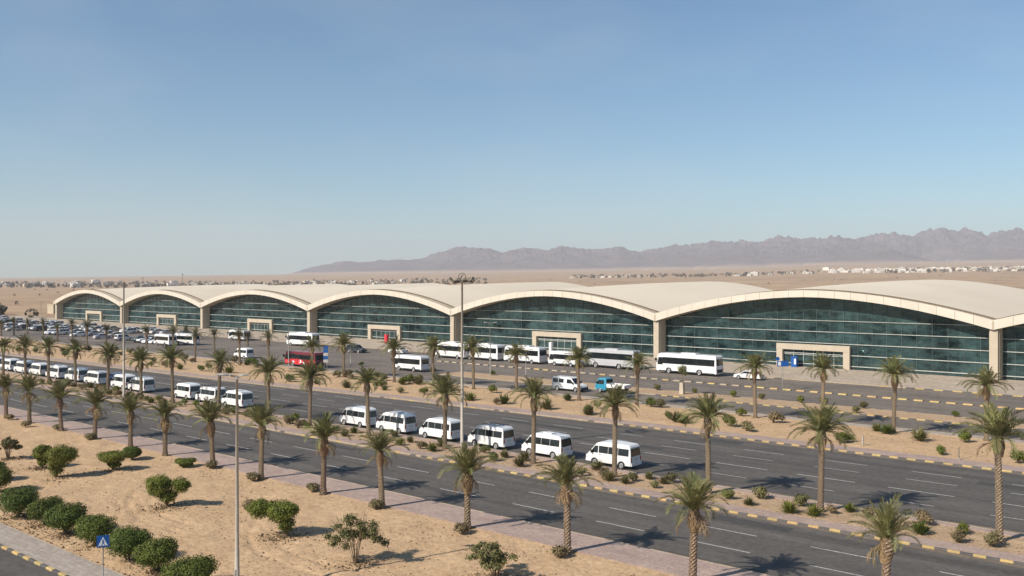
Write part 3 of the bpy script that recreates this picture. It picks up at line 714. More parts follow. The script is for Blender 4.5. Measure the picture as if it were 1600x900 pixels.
for s in range(3):
    rg = random.Random(40+s); mm = MB()
    for key2, az, el, sc in frond_plan('far', rg):
        L, cu, sg = {'up': (1.9, .35, 0), 'mid': (2.2, .95, .05), 'arch': (2.3, 1.5, .1), 'droop': (2.1, 1.75, .2)}[key2]
        fb = frond_mb(L, cu, rg.randint(0, 99), pairs=14, wid=0.06, sag=sg)
        merge(mm, fb, Matrix.Rotation(az, 4, 'Z') @ Matrix.Rotation(-el, 4, 'Y') @ Matrix.Rotation(rg.uniform(-.3, .3), 4, 'X') @ Matrix.Scale(sc, 4))
    FARCROWN.append(mm.mesh('crown', 'frond_far'))
# near row along the pink pavement (photo x of trunk, photo y of the crown's top), left to right
rowA = [(10, 583), (46, 586), (96, 598), (148, 606), (204, 616), (258, 623), (333, 628), (408, 633), (505, 650), (597, 668), (730, 698), (887, 713), (1082, 745), (1380, 782)]
for i, (px, ty) in enumerate(reversed(rowA)):
    x, zt = onY(px, 44.35, ty)
    palm('stout date palm beside the pink pavement of the near road, %s from the right' % ORD[i], x, 44.35, 0.05, zt, 'near', 'palms beside the pink pavement', 100+i, True)
rowB = [(5, 527), (40, 525), (76, 527), (118, 530), (168, 537), (221, 545), (270, 540), (341, 547), (420, 560), (484, 567), (576, 572), (695, 588), (833, 590), (960, 602), (1107, 618), (1282, 637), (1562, 640)]
for i, (px, ty) in enumerate(reversed(rowB)):
    x, zt = onY(px, 63.6, ty)
    palm('tall date palm in the planted median, %s from the right' % ORD[i], x, 63.6, 0.08, zt, 'full', 'palms in the median', 200+i, True)
rowC = [(487, 527, 98), (537, 523, 98.5), (616, 528, 99), (677, 527, 100), (740, 526, 100), (807, 537, 102), (905, 542, 100.5), (995, 550, 102), (1180, 553, 101.2), (1285, 553, 101.5), (1396, 562, 100.8), (1541, 577, 102)]
for i, (px, ty, Y) in enumerate(reversed(rowC)):
    x, zt = onY(px, Y, ty)
    palm('date palm on the sand strip facing the car park, %s from the right' % ORD[i], x, Y, 0.08, zt, 'full', 'palms on the far sand strip', 300+i, True)
rowD = [(420, 515, 101), (375, 513, 99), (335, 512, 112), (305, 513, 97), (271, 508, 110), (229, 508, 109), (166, 507, 112), (136, 500, 97), (113, 497, 106), (90, 503, 105), (68, 497, 112), (43, 497, 114), (22, 495, 109), (2, 498, 106), (387, 517, 128), (291, 520, 132)]
for i, (px, ty, Y) in enumerate(sorted(rowD, reverse=True)):
    x, zt = onY(px, Y, ty)
    palm('distant date palm by the left car park, %s from the right' % ORD[i], x, Y, 0.05, min(zt, 8.5), 'far', 'distant palms by the left car park', 400+i, False)

# ---------------------------------------------------------------- shrubs
def leaf_cloud(m, lobes, n, size, rg, up=0.3, shell=0.55):
    """leaf-sized faces through the volume of several lobes"""
    tot = sum(l[3]*l[4]*l[5] for l in lobes)
    for (cx, cy, cz, rx, ry, rz) in lobes:
        k = int(n*rx*ry*rz/tot)
        for _ in range(k):
            d = Vector((rg.gauss(0, 1), rg.gauss(0, 1), rg.gauss(0, 1))).normalized()
            q = rg.uniform(shell, 1)
            bumpy = 0.86+0.22*noise.noise(d*3.1+Vector((cx, cy, cz)))+0.10*noise.noise(d*8)
            p = Vector((cx+d.x*rx*q*bumpy, cy+d.y*ry*q*bumpy, cz+d.z*rz*q*bumpy))
            if p.z < 0.08: continue
            nrm = (d+Vector((rg.uniform(-.8, .8), rg.uniform(-.8, .8), rg.uniform(-.8, .8)+up))).normalized()
            t = nrm.cross(Vector((rg.uniform(-1, 1), rg.uniform(-1, 1), rg.uniform(-1, 1)))).normalized(); bb = nrm.cross(t)
            s = size*rg.uniform(.6, 1.3)
            k0 = len(m.v); m.v += [tuple(p-t*s), tuple(p+bb*s*.5), tuple(p+t*s), tuple(p-bb*s*.5)]; m.f.append((k0, k0+1, k0+2, k0+3))
def stems_mesh(rg, n, h, spread, r=0.04):
    m = MB()
    for i in range(n):
        a = 6.283*i/n+rg.uniform(-.4, .4); q = spread*rg.uniform(.4, 1)
        pts = [(0.05*math.cos(a), 0.05*math.sin(a), -0.05), (q*.35*math.cos(a), q*.35*math.sin(a), h*.45), (q*math.cos(a+.2), q*math.sin(a+.2), h)]
        m.tube(pts, [r, r*.7, r*.3], 5)
        for b in range(2):
            a2 = a+rg.uniform(-.9, .9); s = Vector(pts[1]); e = s+Vector((math.cos(a2)*q*.5, math.sin(a2)*q*.5, h*.4)); m.tube([s, e], [r*.55, r*.2], 4)
    return m.mesh('stem', 'stem')
def shrub(name, label, x, y, h, wd, kind, seed, group=None, z=0.06, lob=None):
    rg = random.Random(seed); p = thing(name, label, 'tree' if name == 'small_tree' else 'shrub', (x, y, z), math.atan2(RT[1], RT[0]) if lob else rg.random()*6.28, group)
    m = MB(); r = wd/2
    if kind == 'hedge':
        lobes = [(0, 0, h*.52, r*.95, r*.95, h*.47)]+[(r*.45*math.cos(a), r*.45*math.sin(a), h*rg.uniform(.5, .66), r*.55, r*.55, h*.33) for a in (rg.random()*2, 2.3+rg.random(), 4.2+rg.random())]
        leaf_cloud(m, lobes, 11000, 0.06, rg, shell=.5); fm = 'leaf_hedge'; st = stems_mesh(rg, 5, h*.5, r*.5, .05)
    elif lob:
        lobes = []
        for ox, oz, rr, rz in lob:
            lobes.append((ox, 0, oz, rr, rr*.95, rz))
            for _ in range(4):
                a = rg.random()*6.283; lobes.append((ox+rr*.6*math.cos(a), rr*.6*math.sin(a), oz+rz*rg.uniform(-.1, .45), rr*.45, rr*.45, rz*.42))
        leaf_cloud(m, lobes, 13000, 0.062, rg, shell=.4); fm = 'leaf_bright'; st = stems_mesh(rg, 6, h*.45, .6, .045)
    elif kind == 'bush':
        lobes = [(r*q*math.cos(a), r*q*math.sin(a), h*zz, r*s, r*s, h*s2) for q, a, zz, s, s2 in
                 ((0, 0, .62, .72, .36), (.5, rg.random()*6, .66, .5, .30), (.5, rg.random()*6, .55, .48, .30), (.42, rg.random()*6, .74, .42, .24), (.3, rg.random()*6, .33, .42, .26), (0, 0, .24, .40, .22), (.2, rg.random()*6, .16, .26, .15))]
        leaf_cloud(m, lobes, 11000, 0.06, rg, shell=.35); fm = 'leaf_bright'; st = stems_mesh(rg, 6, h*.5, r*.45, .05)
    elif kind == 'open':
        lobes = []
        for i in range(26):
            a = rg.random()*6.283; q = r*rg.uniform(.1, .86); lobes.append((q*math.cos(a), q*math.sin(a), h*(rg.uniform(.5, .9)-.12*(q/r)), r*.25, r*.25, h*.11))
        leaf_cloud(m, lobes, 4600, 0.075, rg, shell=.1); fm = 'leaf_olive'; st = stems_mesh(rg, 9, h*.86, r*.75, .035)
    else:
        lobes = [(0, 0, h*.5, r, r, h*.5), (r*.4, r*.2, h*.6, r*.55, r*.6, h*.4)]
        leaf_cloud(m, lobes, 900, 0.08, rg, shell=.3); fm = 'leaf_dry' if kind == 'dry' else 'leaf_bright'; st = stems_mesh(rg, 4, h*.7, r*.6, .015)
    ob('foliage', m.mesh('foliage', fm), p); ob('stem', st, p)
    return p
hx = [(-80.5, 29.6, 1.9, 2.7), (-76.4, 28.6, 2.2, 2.8), (-67.2, 26.5, 2.2, 3.3), (-63.7, 26.8, 2.0, 2.8), (-60.4, 26.7, 2.2, 3.1), (-56.3, 26.7, 2.1, 3.0), (-51.9, 26.5, 2.2, 3.1), (-48.9, 26.6, 2.0, 2.8), (-44.9, 26.3, 1.8, 3.5)]
for i, (x, y, h, wd) in enumerate(hx):
    shrub('clipped_shrub', 'rounded clipped shrub in the row along the grey pavement, %s from the left' % ORD[i], x, y, h, wd, 'hedge', 500+i, 'clipped shrubs along the grey pavement')
shrub('bushy_shrub', 'large domed green shrub, taller of the pair at left on the sand', -78.3, 33.8, 3.0, 3.3, 'lobed', 520, lob=[(.45, 1.85, 1.5, 1.0), (.05, .55, .75, .5), (.2, 1.1, .95, .6)])
shrub('bushy_shrub', 'smaller green shrub tucked against the large domed one at left', -82.9, 34.6, 2.2, 1.9, 'lobed', 521, lob=[(0, 1.35, .85, .8), (.1, .6, .55, .5)])
shrub('bushy_shrub', 'bright green spreading shrub left of centre with long shadow on the sand', -77.3, 38.2, 1.9, 2.9, 'lobed', 522, lob=[(-.1, 1.15, 1.35, .6), (.1, .5, .65, .42)])
shrub('bushy_shrub', 'small dark shrub just behind the bright spreading one', -80.5, 41.5, 1.3, 1.9, 'hedge', 523)
shrub('low_shrub', 'low flat green shrub at the foot of a palm by the pavement', -73.9, 42.8, 0.8, 2.4, 'bush', 524)
shrub('bushy_shrub', 'two-lobed green shrub standing alone in the middle of the sand plot', -62.1, 34.6, 2.75, 3.5, 'lobed', 525, lob=[(-.55, 1.5, 1.1, .98), (1.0, 1.55, .82, .72), (.1, .75, .75, .6)])
shrub('bushy_shrub', 'wide green shrub on the sand right of the near lamp post', -49.2, 35.6, 2.6, 3.9, 'lobed', 526, lob=[(-.35, 1.6, 1.2, .85), (-1.7, 1.75, .95, .75), (0, .75, .7, .6)])
shrub('small_tree', 'thin multi-stemmed small tree with open olive crown at far left', -89.5, 34.4, 2.1, 2.6, 'open', 527)
shrub('small_tree', 'open multi-stemmed small tree casting a lacy shadow on the sand', -41.5, 34.8, 3.0, 4.1, 'open', 528)
shrub('small_tree', 'sparse leafy small tree cut by the bottom edge of the view', -33.6, 38.0, 2.0, 3.5, 'open', 529)
shrub('dry_shrub', 'dry brown tuft on the sand right of the two-lobed shrub', -56.5, 37.8, 0.9, 1.3, 'dry', 530)
spots_ = [(x, y, wd*.75) for x, y, h, wd in hx]+[(-78, 33.8, 2), (-83, 34.6, 1.4), (-77.3, 38.2, 1.8), (-62, 34.6, 2), (-49.4, 35.6, 2.2), (-41.5, 34.8, 2), (-33.6, 38, 1.8), (-89.5, 34.4, 1.5)]
def litter_at():
    x, y, r = R_.choice(spots_); a = R_.random()*6.283; q = r*abs(R_.gauss(0, .55)); return x+q*math.cos(a), min(44.6, max(25.2, y+q*math.sin(a))), .075
mat('leaf_litter', (0.20, 0.135, 0.07), 0.95, coords=W, scale=3, col2=(0.10, 0.07, 0.038))
stones('leaf_litter', 5200, litter_at, 'leaf_litter', .03, .075)['label'] = 'dry leaf litter lying under the foreground shrubs'
# tufts at the feet of the near palms
for i, (px, py) in enumerate([(490, 769), (588, 797), (722, 835), (874, 872), (395, 752), (330, 733), (140, 688), (90, 673), (40, 668), (15, 657)]):
    x, y = G(px, py); shrub('dry_shrub', 'dry grassy tuft at the foot of a near pavement palm', x, y, 0.75, 1.3, 'dry', 540+i, 'dry tufts under the near palms')
# small planting, shared meshes
def small_plants():
    out = {}
    for kind, n_ in (('round', 4), ('spiky', 4), ('dry', 3)):
        out[kind] = []
        for s in range(n_):
            rg = random.Random(600+s+len(kind)*10); m = MB()
            if kind == 'spiky':
                for _ in range(150):
                    a = rg.random()*6.283; e = rg.uniform(.35, 1.45); L = rg.uniform(.45, 1.0); d = Vector((math.cos(a)*math.cos(e), math.sin(a)*math.cos(e), math.sin(e)))
                    sd = d.cross(Vector((0, 0, 1))).normalized()*.035; b = Vector((rg.uniform(-.12, .12), rg.uniform(-.12, .12), 0)); mid = b+d*L*.55; tip = b+d*L+Vector((0, 0, -.12*L))
                    k = len(m.v); m.v += [tuple(b), tuple(mid+sd), tuple(tip), tuple(mid-sd)]; m.f.append((k, k+1, k+2, k+3))
            else:
                leaf_cloud(m, [(0, 0, .42, .5, .5, .38), (rg.uniform(-.3, .3), rg.uniform(-.3, .3), .5, .32, .32, .36), (rg.uniform(-.4, .4), rg.uniform(-.4, .4), .36, .3, .34, .3)], 620, .07, rg, shell=.35)
            out[kind].append((m, s))
    return out
SP = small_plants()
SPM = {k: [m.mesh('foliage', {'round': ('leaf_hedge', 'leaf_bright', 'leaf_olive', 'leaf_bright')[s], 'spiky': ('leaf_olive', 'leaf_bright', 'leaf_olive', 'leaf_hedge')[s], 'dry': 'leaf_dry'}[k]) for m, s in v] for k, v in SP.items()}
STM = stems_mesh(random.Random(3), 5, .5, .3, .018)
def little(x, y, kind, s, label, group, z=0.09):
    p = thing('planted_shrub', label, 'shrub', (x, y, z), R_.random()*6.28, group, s)
    ob('foliage', R_.choice(SPM[kind]), p); ob('stem', STM, p); return p
def crop(n, x, y):
    return ((0, 400, 800, 1200)[(n-1) % 4]+x/3.4625, (400 if n < 5 else 640)+y/3.4625)
KL = {'round': 'small rounded green shrub', 'spiky': 'small spiky green shrub', 'dry': 'small dry brown shrub'}
med = [(6,480,150),(6,530,132),(6,890,218),(6,955,230),(6,835,182),(6,785,200),(6,1235,242),(6,1285,285),(6,1345,265),(6,225,105),(6,185,80),(6,760,150),(6,1005,205),(7,65,283),(7,40,312),(7,460,333),(7,525,393),(7,490,370),(7,612,407),(7,652,395),(7,740,383),(7,770,432),(7,822,408),(7,865,403),(7,1165,493),(7,1280,525),(7,1340,490),(8,115,567),(8,185,530),(8,250,585),(8,345,570),(8,545,590),(8,840,620),(8,825,683),(8,1060,683),(8,1030,728),(8,1215,750),(8,440,560),(7,380,365)]
pts = [G(*crop(*c)) for c in med]
xx = -78.0
while xx > -150:
    pts.append((xx, R_.uniform(61.8, 64.9))); xx -= R_.uniform(.6, 1.9)
for x, y in pts:
    y = max(61.7, min(65.0, y)); k = R_.choice(('round', 'round', 'spiky', 'spiky', 'dry') if x > -78 else ('round', 'spiky', 'dry', 'dry'))
    little(x, y, k, R_.uniform(.8, 1.3), KL[k]+' planted in the road median', KL[k]+'s in the median')
st2 = [(8,30,75),(8,590,122),(8,645,137),(8,820,172),(8,940,250),(8,1065,180),(8,400,187),(8,1360,297),(8,430,180),(7,410,33),(7,890,72),(7,930,80),(7,1270,122),(7,1180,95),(7,850,55),(3,185,833),(3,415,860),(3,750,822),(3,800,825),(3,300,785),(3,460,825),(3,1235,872),(2,180,685),(2,490,717),(2,695,730),(2,780,747),(2,445,658),(2,790,697),(2,830,692),(2,880,698),(2,910,752),(2,1160,787),(2,1275,743),(2,1300,805),(2,1340,803),(2,330,697),(2,620,660),(1,105,522),(1,190,527),(1,350,547),(1,820,600),(1,900,605),(1,590,565),(1,975,615),(1,1090,625),(1,1240,635)]
for q, c in enumerate(st2):
    x, y = G(*crop(*c)); y = max(r2far(x)+3, min(102.5, y)); k = R_.choice(('round', 'round', 'spiky', 'spiky', 'dry'))
    little(x, y, k, R_.uniform(1.1, 1.9), KL[k]+' on the sand strip beyond the far road', KL[k]+'s on the far sand strip')
for q in range(46):
    x = R_.uniform(-215, -105); y = R_.uniform(96, 102.6) if R_.random() < .7 else R_.uniform(90, 96); k = R_.choice(('round', 'spiky', 'dry'))
    little(x, y, k, R_.uniform(.9, 1.8), KL[k]+' on the sand strip beyond the far road', KL[k]+'s on the far sand strip')
isl = [(3,785,730),(3,1010,742),(3,1195,767),(3,1372,775),(4,200,793),(4,320,805),(4,535,825),(4,1030,868),(2,940,637),(2,1280,648),(2,445,610),(4,480,852)]
for c in isl:
    x, y = G(*crop(*c)); y = max(113.0, min(117.2, y))
    little(x, y, 'round', R_.uniform(1.0, 1.5), 'small round shrub growing on the kerbed car park island', 'shrubs on the car park island')

# ---------------------------------------------------------------- vehicles (local +X is the front)
def lathe(prof, n=18):
    """profile of (radius, y) turned about the Y axis"""
    m = MB()
    for r, y in prof:
        for k in range(n): t = 2*math.pi*k/n; m.v.append((r*math.cos(t), y, r*math.sin(t)))
    for i in range(len(prof)-1):
        for k in range(n): m.f.append((i*n+k, (i+1)*n+k, (i+1)*n+(k+1) % n, i*n+(k+1) % n))
    m.f.append(tuple(range(n))); m.f.append(tuple((len(prof)-1)*n+k for k in reversed(range(n))))
    return m
WH = {}
def wheel(parent, x, y, r, side):
    key = round(r, 2)
    if key not in WH:
        WH[key] = (lathe([(r*.72, -.11), (r*.94, -.11), (r, -.07), (r, .07), (r*.94, .11), (r*.72, .11)]).mesh('wheel', 'rubber', fix=True),
                   lathe([(r*.70, -.122), (r*.66, -.13), (r*.60, -.117), (r*.2, -.12), (r*.18, -.135)], 14).mesh('rim', 'rim_metal', fix=True))
    w_ = ob('wheel', WH[key][0], parent, (x, y, r), (0, 0, 0 if side < 0 else math.pi)); ob('rim', WH[key][1], w_)
def shell(contour, belt, half, k, bev=0.05):
    """car body: side outline cut at the belt line, leaning in above it"""
    hw = lambda z: half-max(0, z-belt)*k-max(0, 0.55-z)*0.10
    n = len(contour); vs = [(x, -hw(z), z) for x, z in contour]+[(x, hw(z), z) for x, z in contour]
    lo = [i for i in range(n) if contour[i][1] <= belt+1e-6]; up = [i for i in range(n) if contour[i][1] >= belt-1e-6]
    # keep cyclic order
    bi = [i for i in range(n) if abs(contour[i][1]-belt) < 1e-6]
    b0, b1 = bi[0], bi[-1]
    up = list(range(b0, b1+1)); lo = list(range(b1, n))+list(range(0, b0+1))
    fs = []
    for off in (0, n):
        fs.append(tuple(off+i for i in up)); fs.append(tuple(off+i for i in lo))
    for i in range(n): fs.append((i, (i+1) % n, n+(i+1) % n, n+i))
    me = bpy.data.meshes.new('body'); me.from_pydata(vs, [], fs)
    bm = bmesh.new(); bm.from_mesh(me); bmesh.ops.recalc_face_normals(bm, faces=bm.faces)
    ed = [e for e in bm.edges if len(e.link_faces) == 2 and e.calc_face_angle(0) > 0.35]
    bmesh.ops.bevel(bm, geom=ed, offset=bev, segments=2, affect='EDGES', profile=0.6)
    bm.to_mesh(me); bm.free(); me.polygons.foreach_set('use_smooth', [False]*len(me.polygons))
    return me, hw
def side_panel(parent, name, pts, hw, material, d=0.012, sides=(-1, 1)):
    for s in sides:
        P = [(x, s*(hw(z)+0.002), z) for x, z in pts]; m = MB(); m.prism(P, (0, s*d, 0)); ob(name, m.mesh(name, material, fix=True), parent)
def cross_panel(parent, name, xz0, xz1, hw, material, inset, t0=0.06, t1=0.94, out=0.012):
    """a pane on the sloping front or rear between two outline points"""
    (x0, z0), (x1, z1) = xz0, xz1
    a = (x0+(x1-x0)*t0, z0+(z1-z0)*t0); b = (x0+(x1-x0)*t1, z0+(z1-z0)*t1)
    nx, nz = (z1-z0), -(x1-x0); L = math.hypot(nx, nz); nx, nz = nx/L, nz/L
    if abs(x0) > 0 and nx*x0 < 0: nx, nz = -nx, -nz
    wa, wb = hw(a[1])-inset, hw(b[1])-inset
    P = [(a[0]+nx*.003, -wa, a[1]+nz*.003), (a[0]+nx*.003, wa, a[1]+nz*.003), (b[0]+nx*.003, wb, b[1]+nz*.003), (b[0]+nx*.003, -wb, b[1]+nz*.003)]
    m = MB(); m.prism(P, (nx*out, 0, nz*out)); return ob(name, m.mesh(name, material, fix=True), parent)
def blk(parent, name, x0, x1, y0, y1, z0, z1, material):
    m = MB(); m.box(x0, x1, y0, y1, z0, z1); return ob(name, m.mesh(name, material), parent)
def arches(parent, xs, r, half):
    for x in xs:
        for s in (-1, 1):
            m = MB(); P = [(x+r*1.2*math.cos(t), s*(half-.006), r+r*1.2*math.sin(t)) for t in [math.pi*k/12-.25+.5*k/12*1.0 for k in range(13)]]
            m.prism(P, (0, s*.016, 0)); ob('wheel_well_shade', m.mesh('wheel_well_shade', 'plastic_dark', fix=True), parent)  # flat dark disc on the body, painted shade of the wheel well
            wheel(parent, x, s*(half-.10), r, s)
def lights(parent, xr, xf, half, zr, zf, hr=.34, rr=.10):
    for s in (-1, 1):
        y = s*(half-.14)
        blk(parent, 'tail_light', xr-.012, xr+.05, y-rr, y+rr, zr, zr+hr, 'tail_red')
        blk(parent, 'headlight', xf-.05, xf+.012, y-.16, y+.16, zf, zf+.22, 'head_lamp')
def mirrors(parent, x, half, z, s=1.0):
    for q in (-1, 1):
        m = MB(); m.box(-.07*s, .07*s, -.09*s, .09*s, -.14*s, .14*s); m.tube([(0, -q*.08, -.02), (0, -q*.2*s, -.06)], [.018, .018], 4)
        ob('mirror', m.mesh('mirror', 'plastic_dark'), parent, (x, q*(half+.13*s), z))
def make_van(paint='white_paint'):
    r = thing('minibus', '', 'minibus')
    con = [(-2.40, .32), (-2.46, .55), (-2.46, 1.16), (-2.34, 2.02), (-2.16, 2.2), (-.4, 2.26), (.95, 2.21), (1.32, 2.08), (2.14, 1.16), (2.40, .92), (2.46, .55), (2.40, .32)]
    me, hw = shell(con, 1.16, .94, .13); me.materials.append(MATS[paint]); ob('body', me, r)
    side_panel(r, 'window', [(1.12, 1.20), (1.98, 1.20), (1.45, 1.84), (1.12, 1.84)], hw, 'car_glass')
    for a, b in ((.02, 1.03), (-1.05, -.02), (-2.22, -1.09)):
        side_panel(r, 'window', [(a, 1.22), (b, 1.22), (b, 1.86), (a, 1.86)], hw, 'car_glass')
    side_panel(r, 'door_seam', [(1.045, .5), (1.065, .5), (1.065, 1.9), (1.045, 1.9)], hw, 'plastic_dark', .004)
    side_panel(r, 'door_handle', [(.80, 1.02), (.96, 1.02), (.96, 1.07), (.80, 1.07)], hw, 'plastic_dark', .03)
    cross_panel(r, 'windscreen', (2.14, 1.16), (1.32, 2.08), hw, 'car_glass', .09)
    cross_panel(r, 'rear_window', (-2.46, 1.16), (-2.34, 2.02), hw, 'car_glass', .10, .04, .88)
    blk(r, 'rear_bumper', -2.53, -2.40, -.86, .86, .34, .58, paint); blk(r, 'front_bumper', 2.38, 2.54, -.86, .86, .33, .60, paint)
    blk(r, 'number_plate', -2.485, -2.46, -.26, .26, .86, .98, 'plate')
    lights(r, -2.46, 2.44, .92, .72, .72, .40, .08)
    mirrors(r, 1.75, .94, 1.3); arches(r, (1.5, -1.45), .33, .94)
    return r
def make_coach(paint='white_paint', L=12.0, Hh=3.45, half=1.25, glass_z=(1.72, 2.72), name='coach', nwin=6, lower=None, roofbox=True):
    r = thing(name, '', 'bus'); a = L/2; belt = glass_z[0]-.12
    con = [(-a+.08, .36), (-a, .62), (-a, belt), (-a+.10, Hh-.25), (-a+.32, Hh), (a-.75, Hh), (a-.35, Hh-.22), (a-.02, belt), (a, .75), (a-.08, .36)]
    me, hw = shell(con, belt, half, .035, .07); me.materials.append(MATS[paint]); ob('body', me, r)
    x0, x1 = -a+.45, a-1.35; d = (x1-x0)/nwin
    for i in range(nwin):
        side_panel(r, 'window', [(x0+i*d+.015, glass_z[0]), (x0+(i+1)*d-.015, glass_z[0]), (x0+(i+1)*d-.015, glass_z[1]), (x0+i*d+.015, glass_z[1])], hw, 'car_glass')
    side_panel(r, 'window', [(a-1.3, glass_z[0]-.25), (a-.25, glass_z[0]-.25), (a-.45, glass_z[1]), (a-1.3, glass_z[1])], hw, 'car_glass')
    side_panel(r, 'window_band', [(x0-.1, glass_z[0]-.05), (x1+.06, glass_z[0]-.05), (x1+.06, glass_z[1]+.06), (x0-.1, glass_z[1]+.06)], hw, 'plastic_dark', .006)
    cross_panel(r, 'windscreen', (a-.02, belt), (a-.35, Hh-.22), hw, 'car_glass', .12, .0, .93)
    cross_panel(r, 'rear_window', (-a, belt), (-a+.10, Hh-.25), hw, 'car_glass', .16, .12, .80)
    blk(r, 'engine_grille', -a-.012, -a+.05, -half+.3, half-.3, .62, 1.15, 'plastic_dark' if L > 9 else paint)
    side_panel(r, 'side_moulding', [(-a+.3, .95), (a-.5, .95), (a-.5, .99), (-a+.3, .99)], hw, 'silver_paint', .015)
    side_panel(r, 'sill', [(-a+.3, .40), (a-.5, .40), (a-.5, .52), (-a+.3, .52)], hw, 'plastic_dark', .008)
    if roofbox: blk(r, 'roof_air_conditioner', -1.6, 1.2, -.75, .75, Hh-.02, Hh+.2, paint)
    lights(r, -a, a, half, .95, .6, .42, .09); mirrors(r, a-.05, half-.02, Hh*.68, 1.7)
    for s in (-1, 1):
        pass
    if lower:
        side_panel(r, 'lower_livery', [(-a+.2, .54), (a-.25, .54), (a-.25, glass_z[0]-.14), (-a+.2, glass_z[0]-.14)], hw, lower, .006)
    arches(r, (a-2.5 if L > 9 else a-1.5, -a+(3.2 if L > 9 else 1.9)), .48 if L > 9 else .38, half)
    return r
def make_sedan(paint='white_paint'):
    r = thing('parked_car', '', 'car')
    con = [(-2.20, .28), (-2.28, .62), (-2.18, .90), (-1.72, .96), (-1.12, 1.38), (-.55, 1.46), (.15, 1.45), (.55, 1.36), (1.18, .96), (2.02, .80), (2.26, .60), (2.24, .28)]
    me, hw = shell(con, .96, .87, .30, .05); me.materials.append(MATS[paint]); ob('body', me, r)
    side_panel(r, 'window', [(-1.45, 1.0), (-.48, 1.0), (-.48, 1.36), (-1.05, 1.36)], hw, 'car_glass'); side_panel(r, 'window', [(-.40, 1.0), (.98, 1.0), (.45, 1.34), (-.40, 1.37)], hw, 'car_glass')
    cross_panel(r, 'windscreen', (1.18, .96), (.55, 1.36), hw, 'car_glass', .10); cross_panel(r, 'rear_window', (-1.72, .96), (-1.12, 1.38), hw, 'car_glass', .10)
    blk(r, 'rear_bumper', -2.34, -2.2, -.8, .8, .3, .52, paint); blk(r, 'front_bumper', 2.2, 2.33, -.8, .8, .28, .5, paint)
    blk(r, 'number_plate', -2.30, -2.26, -.25, .25, .62, .73, 'plate')
    lights(r, -2.26, 2.2, .84, .66, .56, .16, .16); mirrors(r, .8, .86, 1.0, .7); arches(r, (1.4, -1.35), .31, .87)
    return r
def make_suv(paint='dark_paint'):
    r = thing('parked_car', '', 'car')
    con = [(-2.25, .34), (-2.33, .7), (-2.33, 1.06), (-2.18, 1.62), (-1.9, 1.75), (.1, 1.76), (.42, 1.68), (1.05, 1.06), (2.1, .98), (2.32, .75), (2.3, .34)]
    me, hw = shell(con, 1.06, .92, .18, .06); me.materials.append(MATS[paint]); ob('body', me, r)
    for a, b in ((-2.05, -1.25), (-1.18, -.3)): side_panel(r, 'window', [(a, 1.1), (b, 1.1), (b, 1.62), (a+.05, 1.62)], hw, 'car_glass')
    side_panel(r, 'window', [(-.22, 1.1), (.85, 1.1), (.35, 1.62), (-.22, 1.62)], hw, 'car_glass')
    cross_panel(r, 'windscreen', (1.05, 1.06), (.42, 1.68), hw, 'car_glass', .10); cross_panel(r, 'rear_window', (-2.33, 1.06), (-2.18, 1.62), hw, 'car_glass', .12)
    blk(r, 'rear_bumper', -2.4, -2.25, -.85, .85, .36, .62, 'plastic_dark'); blk(r, 'front_bumper', 2.25, 2.4, -.85, .85, .34, .6, 'plastic_dark')
    lights(r, -2.33, 2.28, .88, .86, .72, .3, .09); mirrors(r, .7, .9, 1.15, .8); arches(r, (1.4, -1.4), .37, .92)
    return r
def make_panel_van(paint='white_paint'):
    r = thing('passenger_van', '', 'van')
    con = [(-2.55, .34), (-2.62, .6), (-2.62, 1.12), (-2.52, 1.92), (-2.3, 2.02), (.55, 2.02), (.85, 1.92), (1.62, 1.12), (2.42, .95), (2.62, .7), (2.6, .34)]
    me, hw = shell(con, 1.12, .94, .12, .06); me.materials.append(MATS[paint]); ob('body', me, r)
    for a, b in ((-2.4, -1.45), (-1.35, -.45)): side_panel(r, 'window', [(a, 1.2), (b, 1.2), (b, 1.78), (a, 1.78)], hw, 'car_glass')
    side_panel(r, 'window', [(.12, 1.18), (1.38, 1.18), (.78, 1.76), (.12, 1.76)], hw, 'car_glass'); side_panel(r, 'door_seam', [(-.18, .45), (-.16, .45), (-.16, 1.85), (-.18, 1.85)], hw, 'plastic_dark', .004)
    cross_panel(r, 'windscreen', (1.62, 1.12), (.85, 1.92), hw, 'car_glass', .08); cross_panel(r, 'rear_window', (-2.62, 1.12), (-2.52, 1.92), hw, 'car_glass', .12)
    blk(r, 'rear_bumper', -2.7, -2.55, -.88, .88, .34, .6, 'plastic_dark'); blk(r, 'front_bumper', 2.55, 2.7, -.88, .88, .32, .62, 'plastic_dark')
    lights(r, -2.62, 2.58, .9, .8, .7, .4, .08); mirrors(r, 1.3, .94, 1.25); arches(r, (1.7, -1.6), .34, .94)
    return r
